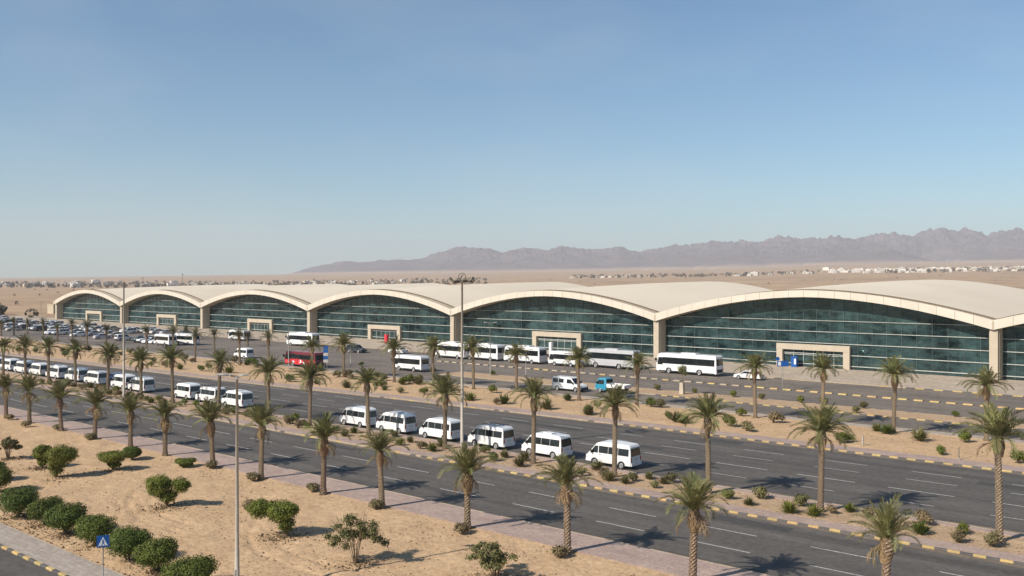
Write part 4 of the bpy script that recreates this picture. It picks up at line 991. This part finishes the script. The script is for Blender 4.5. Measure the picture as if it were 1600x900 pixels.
def make_truck():
    r = thing('pickup_truck', '', 'truck')
    con = [(.55, .42), (.50, .6), (.50, 1.18), (.62, 1.98), (.82, 2.08), (1.75, 2.08), (1.98, 1.96), (2.42, 1.18), (2.5, .9), (2.48, .42)]
    me, hw = shell(con, 1.18, .90, .10, .06); me.materials.append(MATS['teal_paint']); ob('cab', me, r)
    side_panel(r, 'window', [(.95, 1.22), (2.15, 1.22), (1.9, 1.82), (.95, 1.82)], hw, 'car_glass')
    cross_panel(r, 'windscreen', (2.42, 1.18), (1.98, 1.96), hw, 'car_glass', .08); 
    m = MB(); m.box(.585, .602, -.75, .75, 1.25, 1.85); ob('rear_window', m.mesh('rear_window', 'car_glass'), r, (-.06, 0, 0))
    b = MB(); b.box(-2.5, .42, -.88, .88, .82, .90); ob('bed', b.mesh('bed', 'silver_paint'), r)
    for s in (-1, 1): blk(r, 'bed_side', -2.5, .42, s*.9-.03, s*.9+.03, .80, 1.30, 'white_paint')
    blk(r, 'tailgate', -2.56, -2.5, -.9, .9, .80, 1.30, 'white_paint'); blk(r, 'headboard', .42, .48, -.9, .9, .80, 1.36, 'white_paint')
    blk(r, 'chassis', -2.4, 2.0, -.45, .45, .48, .78, 'plastic_dark'); blk(r, 'front_bumper', 2.44, 2.56, -.85, .85, .42, .66, 'sign_white')
    lights(r, -2.56, 2.46, .86, .84, .78, .18, .10); mirrors(r, 2.1, .9, 1.45); arches(r, (1.65, -1.5), .35, .88)
    return r
def put(proto, label, x, y, rz, group=None, z=0.01, first=False, cat=None):
    o = proto if first else copy_tree(proto)
    o.location = (x, y, z); o.rotation_euler = (0, 0, rz); o['label'] = label
    if group: o['group'] = group
    elif 'group' in o.keys(): del o['group']
    return o
PI = math.pi
van = make_van(); van.scale = (.94, .94, .94)
used = False
vans = [(958, 'in the row of six, first from the right'), (856, 'in the row of six, second from the right'), (768, 'in the row of six, third from the right'),
        (690, 'in the row of six, fourth from the right'), (621, 'in the row of six, fifth from the right'), (560.5, 'in the row of six, leftmost of it'),
        (373, 'in the middle trio, rightmost of the three'), (331, 'in the middle trio, middle one'), (292, 'in the middle trio, leftmost of the three')]
left = [223, 193, 151, 120, 91, 63.5, 40, 15, -4]
vans += [(p, 'in the long far-left line, %s from its right end' % ORD[i]) for i, p in enumerate(left)]
VANS = []
for px, lb in vans:
    x, _ = onY(px, 67.75)
    vo = put(van, 'white minibus parked beside the median '+lb, x, 67.65+R_.uniform(-.1, .15), PI+R_.uniform(-.025, .025), 'white minibuses parked along the median', first=not used); used = True
    VANS.append(vo)
for i, vo in enumerate(VANS):
    if i in (2, 7, 11):
        m = MB()
        for yy in (-.62, .62): m.tube([(-1.9, yy, 2.36), (.7, yy, 2.36)], [.025, .025], 5)
        for k in range(5): xx_ = -1.8+k*.6; m.tube([(xx_, -.62, 2.36), (xx_, .62, 2.36)], [.02, .02], 4); m.tube([(xx_, -.62, 2.2), (xx_, -.62, 2.36)], [.02, .02], 4); m.tube([(xx_, .62, 2.2), (xx_, .62, 2.36)], [.02, .02], 4)
        ob('roof_rack', m.mesh('roof_rack', 'plastic_dark'), vo)
    elif i in (1, 4, 6, 9, 13):
        blk(vo, 'roof_hatch', -.9, .1, -.42, .42, 2.2, 2.33, 'white_paint' if i != 4 else 'silver_paint')
sedan = make_sedan(); 
x, _ = onY(1171, 139.8); put(sedan, 'white saloon car parked alone in front of the nearest portal', x, 139.6, PI, first=True)
suv = make_suv(); x, y = G(557, 551); put(suv, 'dark off-road car standing on the left car park facing away', x, y, 0.1, first=True)
dsed = make_sedan('blue_paint'); x, _ = onY(177, 70.6); put(dsed, 'dark blue car stopped beside the far-left minibus line', x, 71.0, PI, first=True)
pvan = make_panel_van(); x, _ = onY(889, 108.4); put(pvan, 'white passenger van with short bonnet on the inner road by the blue truck', x, 108.6, 0.0, first=True)
truck = make_truck(); x, _ = onY(960, 111.0); put(truck, 'small teal pickup truck with white flatbed on the inner road', x, 110.6, PI, first=True)
coach = make_coach('white_paint', 11.6, 3.45)
x, _ = onY(1076, 140.4); put(coach, 'large white coach at the right end of the bus line', x, 140.6, PI, first=True)
coach2 = make_coach('silver_paint', 10.8, 3.4); x, _ = onY(957, 141.0); put(coach2, 'silver-grey coach second from the right in the bus line', x, 141.0, PI, first=True)
mini = make_coach('white_paint', 7.2, 2.75, 1.05, (1.35, 2.15), 'small_bus', 4, roofbox=False)
x, _ = onY(889, 138.5); put(mini, 'white small bus with rounded front just left of the silver coach', x-.6, 138.6, PI, first=True)
coach3 = make_coach('white_paint', 9.0, 3.2, 1.2, (1.6, 2.5), 'coach', 5)
x, _ = onY(820, 138.5); put(coach3, 'white coach fourth from the right in the bus line', x, 138.6, PI, first=True)
for px, py, rz, lb in ((751, 563, PI, 'white coach with dark rear fifth from the right in the bus line'), (700, 560, PI, 'white coach at the left end of the bus line'),
                       (467, 541, PI+.1, 'white coach left of the fourth-bay pillar')):
    x, y = G(px, py); put(coach3, lb, x, y+1.2, rz)
mc = [(636, 580, PI, 'white small bus standing on the middle of the car park'), (286, 539, PI+.15, 'white small bus in the left car park with dark rear'), (252, 540, PI, 'white small bus left of the dark-backed one'),
      (369, 532, PI, 'long white bus parked by the third glass bay')]
for px, py, rz, lb in mc:
    x, y = G(px, py); put(mini, lb, x, y+1.0, rz)
red = make_coach('maroon_paint', 9.2, 2.85, 1.22, (1.55, 2.3), 'coach', 5, lower='red_paint', roofbox=False)
x, y = G(468, 574); put(red, 'red and maroon coach with pale graphics on its side', x, y+1.2, PI, first=True)
# pale swirls on the red side panels
for i in range(7):
    for s in (-1, 1):
        m = MB(); cx = -3.4+i*1.05; rr = .30+.12*math.sin(i*2.1); cz = 1.05+.12*math.cos(i*1.7)
        P = [(cx+rr*math.cos(t)*1.3, s*1.242, cz+rr*math.sin(t)) for t in [6.283*k/14 for k in range(14)]]
        Q = [(cx+.18+rr*.6*math.cos(t)*1.3, s*1.242, cz+.05+rr*.6*math.sin(t)) for t in [6.283*k/14 for k in range(14)]]
        k0 = len(m.v); m.v += P+Q; m.f += [(j, (j+1) % 14, 14+(j+1) % 14, 14+j) for j in range(14)]
        ob('livery_swirl', m.mesh('livery_swirl', 'sign_white' if i in (2, 3, 5) else 'tail_red'), red)
wcar = [(617, 553, PI, sedan, 'white car behind the small bus in the middle of the car park'), (375, 560, PI, van, 'white minibus on the left car park facing left')]
for px, py, rz, pr, lb in wcar:
    x, y = G(px, py); put(pr, lb, x, y+.9, rz)
# parked cars in the left lot
protos = [sedan, make_sedan('silver_paint'), make_suv('white_paint'), make_sedan('beige_paint'), suv, dsed]
lb6 = ['white saloon car', 'silver saloon car', 'white off-road car', 'beige saloon car', 'dark off-road car', 'dark blue saloon car']
rl = random.Random(5)
firsts = {1, 2, 3}
for row, (Y, xa, xb) in enumerate(((150.2, -470, -392), (140.2, -460, -238), (134.8, -455, -262), (124.5, -390, -250), (119.2, -360, -205))):
    x = xa
    while x < xb:
        if rl.random() < (.5 if row < 4 else .25):
            k = rl.choice((0, 0, 0, 0, 2, 2, 2, 1, 1, 3, 3, 4)); fst = k in firsts; firsts.discard(k)
            o = put(protos[k], lb6[k]+' parked in the far left lot', x, Y+rl.uniform(-.3, .3), PI/2*rl.choice((1, -1))+rl.uniform(-.05, .05), lb6[k]+'s in the far left lot', first=fst)
        x += 2.9
for k in list(firsts): deltree(protos[k])

# ---------------------------------------------------------------- street furniture
def high_mast(label, x, y, h, head=True):
    t = thing('light_mast', label, 'lamp post', (x, y, 0.08))
    m = MB(); m.tube([(0, 0, 0), (0, 0, h*.5), (0, 0, h)], [.17, .13, .085], 10); ob('pole', m.mesh('pole', 'pole_metal', True), t)
    b = MB(); b.box(-.3, .3, -.3, .3, 0, .06); b.tube([(0, 0, .05), (0, 0, .5)], [.22, .2], 10); ob('base_plate', b.mesh('base_plate', 'pole_metal'), t)
    if head:
        r = MB(); pts = [(.95*math.cos(a), .95*math.sin(a), h-.15) for a in [6.283*k/16 for k in range(17)]]; r.tube(pts, [.035]*17, 5, False)
        for k in range(4): a = 1.571*k; r.tube([(0, 0, h-.15), (.95*math.cos(a), .95*math.sin(a), h-.15)], [.03, .03], 5)
        
        hoop = [(.34*math.cos(a)*RT[0], .34*math.cos(a)*RT[1], h+.32+.34*math.sin(a)) for a in [6.283*k/14 for k in range(15)]]; r.tube(hoop, [.04]*15, 5, False); hp2 = [(p[0]*.1+.5*math.cos(q)*.0, p[1]*.1, p[2]) for q, p in enumerate(hoop)]; r.tube([(-.5, .3, h+.1), (-.2, .1, h+.35), (.3, -.2, h+.5)], [.05, .06, .05], 5)
        ring = ob('head_ring', r.mesh('head_ring', 'lamp_dark'), t)
        for k in range(8):
            a = 6.283*k/8+.2; l = MB(); l.prism([(-.2, -.2, 0), (.24, -.2, .04), (.24, -.2, .22), (-.2, -.2, .18)], (0, .4, 0))
            ob('floodlight', l.mesh('floodlight', 'lamp_dark', fix=True), t, (1.1*math.cos(a), 1.1*math.sin(a), h-.12+.12*math.cos(3*a)), (0, -.55, a))
    return t
x, _ = onY(722, 63.9); high_mast('tall lighting mast with a ring of floodlights standing in the median', x, 63.9, 16.2)
x, _ = onY(193.5, 62.0); high_mast('tall slim bare mast at left rising in front of the terminal', x, 62.0, 15.9, False)
t = thing('street_lamp', 'near street lamp with tapering pole and flat twin-lobed head on the sand', 'lamp post', (-42.6, 27.7, 0.02))
m = MB(); m.tube([(0, 0, 0), (0, 0, 2.2), (0, 0, 2.25), (0, 0, 11.2)], [.135, .12, .105, .065], 12); ob('pole', m.mesh('pole', 'pole_metal', True), t)
m = MB(); m.box(-.2, .2, -.2, .2, 0, .05); ob('base_plate', m.mesh('base_plate', 'pole_metal'), t)
m = MB(); m.box(-.07, .07, -.138, -.12, .7, 1.2); ob('access_hatch', m.mesh('access_hatch', 'lamp_grey'), t)
hd = ob('lamp_bracket', None, t, (0, 0, 11.2), (0, 0, rad(35)))
m = MB(); m.tube([(0, 0, -.05), (0, 0, .08), (-.35, 0, .14)], [.075, .07, .04], 8); m.tube([(0, 0, .05), (.12, 0, .1)], [.06, .04], 8); ob('arm', m.mesh('arm', 'lamp_grey', True), hd)
def lamp_shell(L):
    m = MB(); P = []
    for k in range(9):
        s = k/8; wd = .05+.16*math.sin(math.pi*min(1, .12+s*.85)); P.append((s*L, wd, .10*math.sin(math.pi*(.15+.8*s))))
    for xx_, wd, hh in P: m.v += [(xx_, -wd, 0), (xx_, -wd*.6, hh), (xx_, wd*.6, hh), (xx_, wd, 0)]
    for i in range(8):
        for q in range(4): m.f.append((4*i+q, 4*i+(q+1) % 4, 4*i+4+(q+1) % 4, 4*i+4+q))
    m.f += [(0, 1, 2, 3), (35, 34, 33, 32)]
    return m.mesh('lamp_head', 'lamp_grey', True)
h1 = ob('lamp_head', lamp_shell(.95), hd, (-.3, 0, .14), (0, -.05, PI)); h2 = ob('lamp_head', lamp_shell(.6), hd, (.08, 0, .1), (0, -.1, 0))
l = MB(); l.box(.15, .75, -.12, .12, -.03, .01); ob('lens', l.mesh('lens', 'lamp_lens'), h1)
def small_lamp(label, x, y, h, group=None):
    t = thing('car_park_lamp', label, 'lamp post', (x, y, .1), 0.4, group)
    m = MB(); m.tube([(0, 0, 0), (0, 0, h)], [.09, .06], 8); ob('pole', m.mesh('pole', 'lamp_grey', True), t)
    m = MB(); m.tube([(0, 0, h-.05), (-.7, 0, h+.12)], [.04, .03], 5); m.tube([(0, 0, h-.05), (.7, 0, h+.12)], [.04, .03], 5); ob('arm', m.mesh('arm', 'lamp_grey'), t)
    for s in (-1, 1):
        l = MB(); l.box(-.3, .3, -.12, .12, -.05, .06); ob('lamp_head', l.mesh('lamp_head', 'lamp_grey'), t, (s*.9, 0, h+.13), (0, -s*.1, 0))
for px, py, h, lb in ((766, 588, 8.8, 'slim grey lamp post on the island before the fifth glass bay'), (822, 592, 4.6, 'short grey post on the island behind a median palm'), (548, 574, 4.2, 'slim car park post right of the red coach'),
                      (451, 577, 8.6, 'slim car park lamp post beside the red coach'), (64, 500, 7.0, 'lamp post on the far sand left of the terminal'), (1240, 609, 5.6, 'slim post carrying nothing beside the portal sign')):
    if px == 1240: continue
    x, y = G(px, py); small_lamp(lb, x, y, h)
# pedestrian crossing sign in the foreground
sx_, sy_ = G(161, 914)
t = thing('pedestrian_sign', 'square blue pedestrian crossing sign on a slim post beside the clipped shrubs', 'road sign', (sx_, sy_, 0.1), math.atan2(-FW[1], -FW[0])+PI/2+.35)
m = MB(); m.tube([(0, 0, 0), (0, 0, 2.45)], [.03, .03], 8); ob('post', m.mesh('post', 'lamp_grey', True), t)
pl = MB(); pl.box(-.31, .31, -.055, -.035, 1.95, 2.57); plate = ob('plate', pl.mesh('plate', 'sign_blue'), t)
tri = MB(); tri.prism([(-.24, -.056, 2.02), (.24, -.056, 2.02), (0, -.056, 2.50)], (0, -.004, 0)); ob('white_triangle', tri.mesh('white_triangle', 'sign_white', fix=True), plate)
fg = MB(); y_ = -.0605
def quad2(P): fg.prism([(a, y_, b) for a, b in P], (0, -.003, 0))
quad2([(.0+.035*math.cos(k*.785), 2.335+.035*math.sin(k*.785)) for k in range(8)])
quad2([(-.035, 2.30), (.03, 2.30), (.035, 2.17), (-.03, 2.17)]); quad2([(-.03, 2.17), (.005, 2.17), (-.05, 2.06), (-.08, 2.06)]); quad2([(.0, 2.17), (.035, 2.17), (.085, 2.06), (.055, 2.06)])
quad2([(.03, 2.28), (.04, 2.25), (.09, 2.20), (.08, 2.185), (.02, 2.22)])
for k in range(4): quad2([(-.17+k*.1, 2.03), (-.12+k*.1, 2.03), (-.125+k*.1, 2.052), (-.16+k*.1, 2.052)])
ob('pedestrian_symbol', fg.mesh('pedestrian_symbol', 'sign_blue', fix=True), plate)
# blue totem of small signs beside the red coach
x, y = G(509, 576); t = thing('sign_totem', 'blue and white totem sign on two posts right of the red coach', 'sign', (x, y, .02), .75)
for s in (-1, 1): m = MB(); m.tube([(s*.25, 0, 0), (s*.25, 0, 4.1)], [.05, .05], 6); ob('post', m.mesh('post', 'lamp_grey'), t)
for k, q in enumerate(('sign_blue', 'sign_blue', 'lamp_lens', 'sign_blue', 'lamp_lens')):
    m = MB(); m.box(-.42, .42, -.10, -.02, 3.5-k*.6, 4.03-k*.6); ob('panel', m.mesh('panel', q), t)
# blue direction sign by the nearest portal
x, y = G(1223, 610); t = thing('direction_sign', 'blue direction sign on a slim post before the nearest portal', 'sign', (x, y, .02), .75)
m = MB(); m.tube([(0, 0, 0), (0, 0, 4.6)], [.05, .045], 6); ob('post', m.mesh('post', 'lamp_grey'), t)
m = MB(); m.box(-.85, .85, -.09, -.03, 3.5, 4.3); pn = ob('panel', m.mesh('panel', 'sign_blue'), t)
m = MB(); m.box(-.7, -.3, -.10, -.091, 3.62, 4.18); ob('pictogram', m.mesh('pictogram', 'sign_white'), pn)
m = MB(); m.tube([(-.75, -.05, 4.62), (-.75, -.03, 4.62)], [.3, .3], 12); ob('round_disc', m.mesh('round_disc', 'sign_blue'), t)
# blue booth and red kiosk at the doors
def kiosk(name, label, x, y, wd, h, q, bands):
    t = thing(name, label, 'kiosk', (x, y, .15), .1)
    m = MB(); m.box(-wd/2, wd/2, -.4, .4, 0, h); ob('cabinet', m.mesh('cabinet', q), t)
    m = MB(); m.box(-wd/2-.06, wd/2+.06, -.46, .46, h, h+.12); ob('cap', m.mesh('cap', q), t)
    for k in range(bands): m = MB(); m.box(-wd/2+.1+k*(wd-.1)/bands, -wd/2+(k+1)*(wd-.1)/bands, -.42, -.401, .5, h-.3); ob('front_panel', m.mesh('front_panel', 'sign_white' if k % 2 else q), t)
x, _ = onY(1242, 163.6); kiosk('ticket_kiosk', 'blue kiosk standing in the nearest portal', x, 163.4, 1.0, 1.8, 'sign_blue', 2)
x, _ = onY(604, 157.5); kiosk('red_kiosk', 'red kiosk standing before the fourth glass bay portal', x, 157.5, .75, 1.9, 'red_paint', 1)
x, _ = onY(861, 158.0); kiosk('white_kiosk', 'pale slim kiosk standing before the fifth bay portal', x, 158, .6, 2.3, 'sign_white', 1)
# sapling in a stone planter on the island
x, y = G(1091, 612); t = thing('potted_sapling', 'young leafy sapling on a pale pedestal before the large white coach', 'plant', (x, 115.2, .1))
m = MB(); m.prism([(-.32, -.3, 0), (.32, -.3, 0), (.26, -.3, 1.6), (-.26, -.3, 1.6)], (0, .6, 0)); ob('pedestal', m.mesh('pedestal', 'stone', fix=True), t)
m = MB(); m.tube([(0, 0, 1.55), (.05, 0, 2.6), (0, .05, 3.3)], [.07, .05, .03], 6); ob('trunk', m.mesh('trunk', 'stem'), t)
m = MB(); leaf_cloud(m, [(0, 0, 3.5, .85, .85, .75), (.3, .2, 3.0, .6, .6, .5)], 900, .11, random.Random(8), shell=.2); ob('crown', m.mesh('crown', 'leaf_olive'), t)
# bollard-like marker posts on the verge
for i, c in enumerate(((8, 513, 205), (8, 1033, 275))):
    x, y = G(*crop(*c)); t = thing('marker_post', ('pale marker post on the verge kerb left of a dry bush', 'thin dark marker post on the verge at right')[i], 'post', (x, y, .12))
    m = MB(); s = .075 if i == 0 else .04; m.prism([(-s, -s, 0), (s, -s, 0), (s, s, 0), (-s, s, 0)], (0, 0, 1.05)); ob('shaft', m.mesh('shaft', 'grey_paving' if i == 0 else 'lamp_dark', fix=True), t)
    m = MB(); m.box(-s*2.6, s*2.6, -s*1.6, s*1.6, -.02, .07); ob('foot', m.mesh('foot', 'grey_paving'), t)

# ---------------------------------------------------------------- far houses, trees and masts on the plain
def house_mesh(rg, wd, dp, h):
    b = MB(); b.box(-wd/2, wd/2, -dp/2, dp/2, -2, h)
    b.box(-wd/2-.2, wd/2+.2, -dp/2-.2, -dp/2+.3, h, h+.7); b.box(-wd/2-.2, wd/2+.2, dp/2-.3, dp/2+.2, h, h+.7)
    b.box(-wd/2-.2, -wd/2+.3, -dp/2+.31, dp/2-.31, h, h+.7); b.box(wd/2-.3, wd/2+.2, -dp/2+.31, dp/2-.31, h, h+.7)
    return b
HM = []
for s in range(7):
    rg = random.Random(70+s); wd, dp, h = rg.uniform(12, 24), rg.uniform(10, 15), rg.choice((4, 6.5, 7, 9.5))
    b = house_mesh(rg, wd, dp, h); st = MB(); q = rg.uniform(-.3, .3)*wd; st.box(q-2.5, q+2.5, -2, 3, h, h+2.8)
    wn = MB()
    for fl in range(max(1, int(h/3.2))):
        n = int(wd/4)
        for k in range(n):
            xc = -wd/2+(k+.5)*wd/n; wn.box(xc-.7, xc+.7, -dp/2-.06, -dp/2+.05, fl*3.2+1.0, fl*3.2+2.4)
    HM.append((b.mesh('wall', 'house_white' if s not in (2, 5) else 'house_tan'), st.mesh('stair_tower', 'house_white' if s != 2 else 'house_tan'), wn.mesh('window_row', 'window_dark')))
def far_house(px, r, label, group, k=None, sc=1.0):
    x, y = polar(px, r); z = gz(x, y); k = R_.randrange(7) if k is None else k
    t = thing('house', label, 'house', (x, y, z), math.atan2(y, x)-PI/2+R_.uniform(-.5, .5), group, sc)
    for n_, me in zip(('wall', 'stair_tower', 'window_row'), HM[k]): ob(n_, me, t)
for i in range(120):
    px = 1290+R_.random()**.8*340; r = R_.uniform(2250, 2900)
    far_house(px, r, 'pale flat-roofed house in the dense far town below the right mountains', 'houses of the far right town', sc=R_.uniform(.55, .95))
for px in (895, 906, 917, 930, 941, 952, 960, 972, 985, 1000, 1012, 1150, 1160, 1173, 1181, 1205, 1222, 1238, 1255, 1268, 1280):
    far_house(px+R_.uniform(-3, 3), R_.uniform(2300, 2500), 'pale flat-roofed house on the plain behind the middle vaults', 'houses on the middle plain', sc=R_.uniform(.5, .85))
for i in range(90):
    px = R_.uniform(-20, 640); far_house(px, R_.uniform(1500, 2600), 'pale low house among the dark trees on the left horizon', 'houses on the left horizon', sc=R_.uniform(.5, .95))
for i, (px, r, lb) in enumerate(((1302, 1020, 'low white shed behind the right roof vault, leftmost of its group'), (1318, 1020, 'small white block behind the right roof vault, second of its group'), (1332, 1030, 'tan low block behind the right roof vault, third of its group'),
                                 (1352, 1020, 'long pale block behind the right roof vault, fourth of its group'), (1362, 1040, 'small grey block behind the right roof vault, rightmost of its group'), (1001, 950, 'lone small tan hut on the plain behind the middle vaults'),
                                 (93, 430, 'low tan outbuilding behind the left end of the terminal'), (120, 470, 'grey outbuilding beyond the left end vault of the terminal'))):
    x, y = polar(px, r); t = far_house(px, r, lb, None, (3, 0, 2, 4, 5, 2, 2, 5)[i], (.5, .4, .45, .5, .4, .45, .62, .7)[i])
def far_wood(name, n, fpos, label, hmin, hmax):
    m = MB(); rg = random.Random(n)
    for _ in range(n):
        x, y = fpos(rg); z = gz(x, y); h = rg.uniform(hmin, hmax); wd = h*rg.uniform(.7, 1.4)
        for k in range(26):
            d = Vector((rg.gauss(0, 1), rg.gauss(0, 1), rg.gauss(0, 1))).normalized(); p = Vector((x, y, z+h*.55))+Vector((d.x*wd*.5, d.y*wd*.5, d.z*h*.42))
            a = Vector((rg.uniform(-1, 1), rg.uniform(-1, 1), rg.uniform(-1, 1))).normalized()*h*.22; b = a.cross(Vector((rg.uniform(-1, 1), rg.uniform(-1, 1), rg.uniform(-1, 1)))).normalized()*h*.2
            k0 = len(m.v); m.v += [tuple(p-a), tuple(p+b), tuple(p+a), tuple(p-b)]; m.f.append((k0, k0+1, k0+2, k0+3))
    o = ob(name, m.mesh(name, 'far_tree')); o['kind'] = 'stuff'; o['label'] = label
far_wood('distant_trees', 560, lambda rg: polar(rg.uniform(-40, 560) if rg.random() < .86 else rg.uniform(560, 760), 1450+1300*rg.random()**1.4), 'dark belt of trees across the plain on the left', 3, 7)
far_wood('town_trees', 260, lambda rg: polar(rg.choice((rg.uniform(1380, 1640), rg.uniform(890, 1290))), rg.uniform(2200, 2700)), 'trees scattered among the far town houses', 4, 8)
far_wood('desert_scrub', 230, lambda rg: polar(rg.uniform(-20, 1640), 560+rg.random()**1.5*1500), 'scattered desert scrub on the plain behind the terminal', .8, 2.2)
far_wood('car_park_trees', 16, lambda rg: (rg.uniform(-520, -385), rg.uniform(150, 176)), 'dark bushes along the edge of the far left lot', 3, 5)
for i, (px, r, h, lb) in enumerate(((223, 900, 16, 'thin mast on the plain behind the second vault'), (285, 800, 19, 'thin mast on the plain behind the third vault'))):
    x, y = polar(px, r); t = thing('distant_mast', lb, 'mast', (x, y, gz(x, y)))
    m = MB(); m.tube([(0, 0, 0), (0, 0, h)], [.32, .2], 6); ob('pole', m.mesh('pole', 'lamp_dark'), t)
    m = MB(); m.box(-.8, .8, -.4, .4, h, h+.7); ob('head', m.mesh('head', 'lamp_dark'), t)
for i, px in enumerate((1410, 1428)):
    x, y = polar(px, 3600); t = thing('power_pylon', 'lattice power pylon before the right mountains, %s one' % ('left', 'right')[i], 'pylon', (x, y, gz(x, y)), 1.0)
    m = MB(); hh = 46
    for sx in (-1, 1):
        for sy in (-1, 1): m.tube([(sx*4.5, sy*4.5, 0), (sx*1.2, sy*1.2, hh*.7), (sx*.5, sy*.5, hh)], [.35, .3, .2], 4)
    for k in range(6):
        z0, z1 = hh*.7*k/6, hh*.7*(k+1)/6; a0, a1 = 4.5-3.3*k/6, 4.5-3.3*(k+1)/6
        for s in (-1, 1): m.tube([(-a0, s*a0, z0), (a1, s*a1, z1)], [.18, .18], 3); m.tube([(s*a0, -a0, z0), (s*a1, a1, z1)], [.18, .18], 3)
    ob('tower', m.mesh('tower', 'lamp_grey'), t)
    m = MB()
    for z in (hh*.66, hh*.78, hh*.9): m.tube([(-8, 0, z), (8, 0, z)], [.3, .3], 4)
    ob('cross_arm', m.mesh('cross_arm', 'lamp_grey'), t)

# ---------------------------------------------------------------- haze: one closed box of thin air round everything
m = MB(); m.box(-11500, 11500, -11500, 11500, -3, 560)
me = bpy.data.meshes.new('haze'); me.from_pydata(m.v, [], m.f)
hm = bpy.data.materials.new('haze_air'); hm.use_nodes = True; n = hm.node_tree
n.nodes.remove(n.nodes['Principled BSDF']); pv = n.nodes.new('ShaderNodeVolumePrincipled')
pv.inputs['Color'].default_value = (0.72, 0.76, 0.82, 1); pv.inputs['Density'].default_value = 0.000105; pv.inputs['Anisotropy'].default_value = 0.0
n.links.new(pv.outputs[0], n.nodes['Material Output'].inputs['Volume']); me.materials.append(hm)
hz = ob('haze', me); hz['kind'] = 'stuff'; hz['label'] = 'thin pale haze filling the air'

# ---------------------------------------------------------------- labels: count look-alikes from the right
def ordinal(n):
    tens = ['', '', 'twenty', 'thirty', 'forty', 'fifty']
    if n <= 20: return ORD[n-1]
    t, u = divmod(n, 10); return tens[t]+'-'+ORD[u-1] if u else tens[t][:-1]+'ieth'
fam = {}
for o in bpy.data.objects:
    if o.parent is None and 'label' in o.keys() and 'group' in o.keys(): fam.setdefault(o['label'], []).append(o)
for lb, os_ in fam.items():
    if len(os_) < 2 or len(os_) > 59: continue
    def px_of(o):
        x, y = o.location.x, o.location.y; d = x*FW[0]+y*FW[1]; return (x*RT[0]+y*RT[1])/max(d, 1)
    for i, o in enumerate(sorted(os_, key=px_of, reverse=True)): o['label'] = lb+', '+ordinal(i+1)+' from the right'
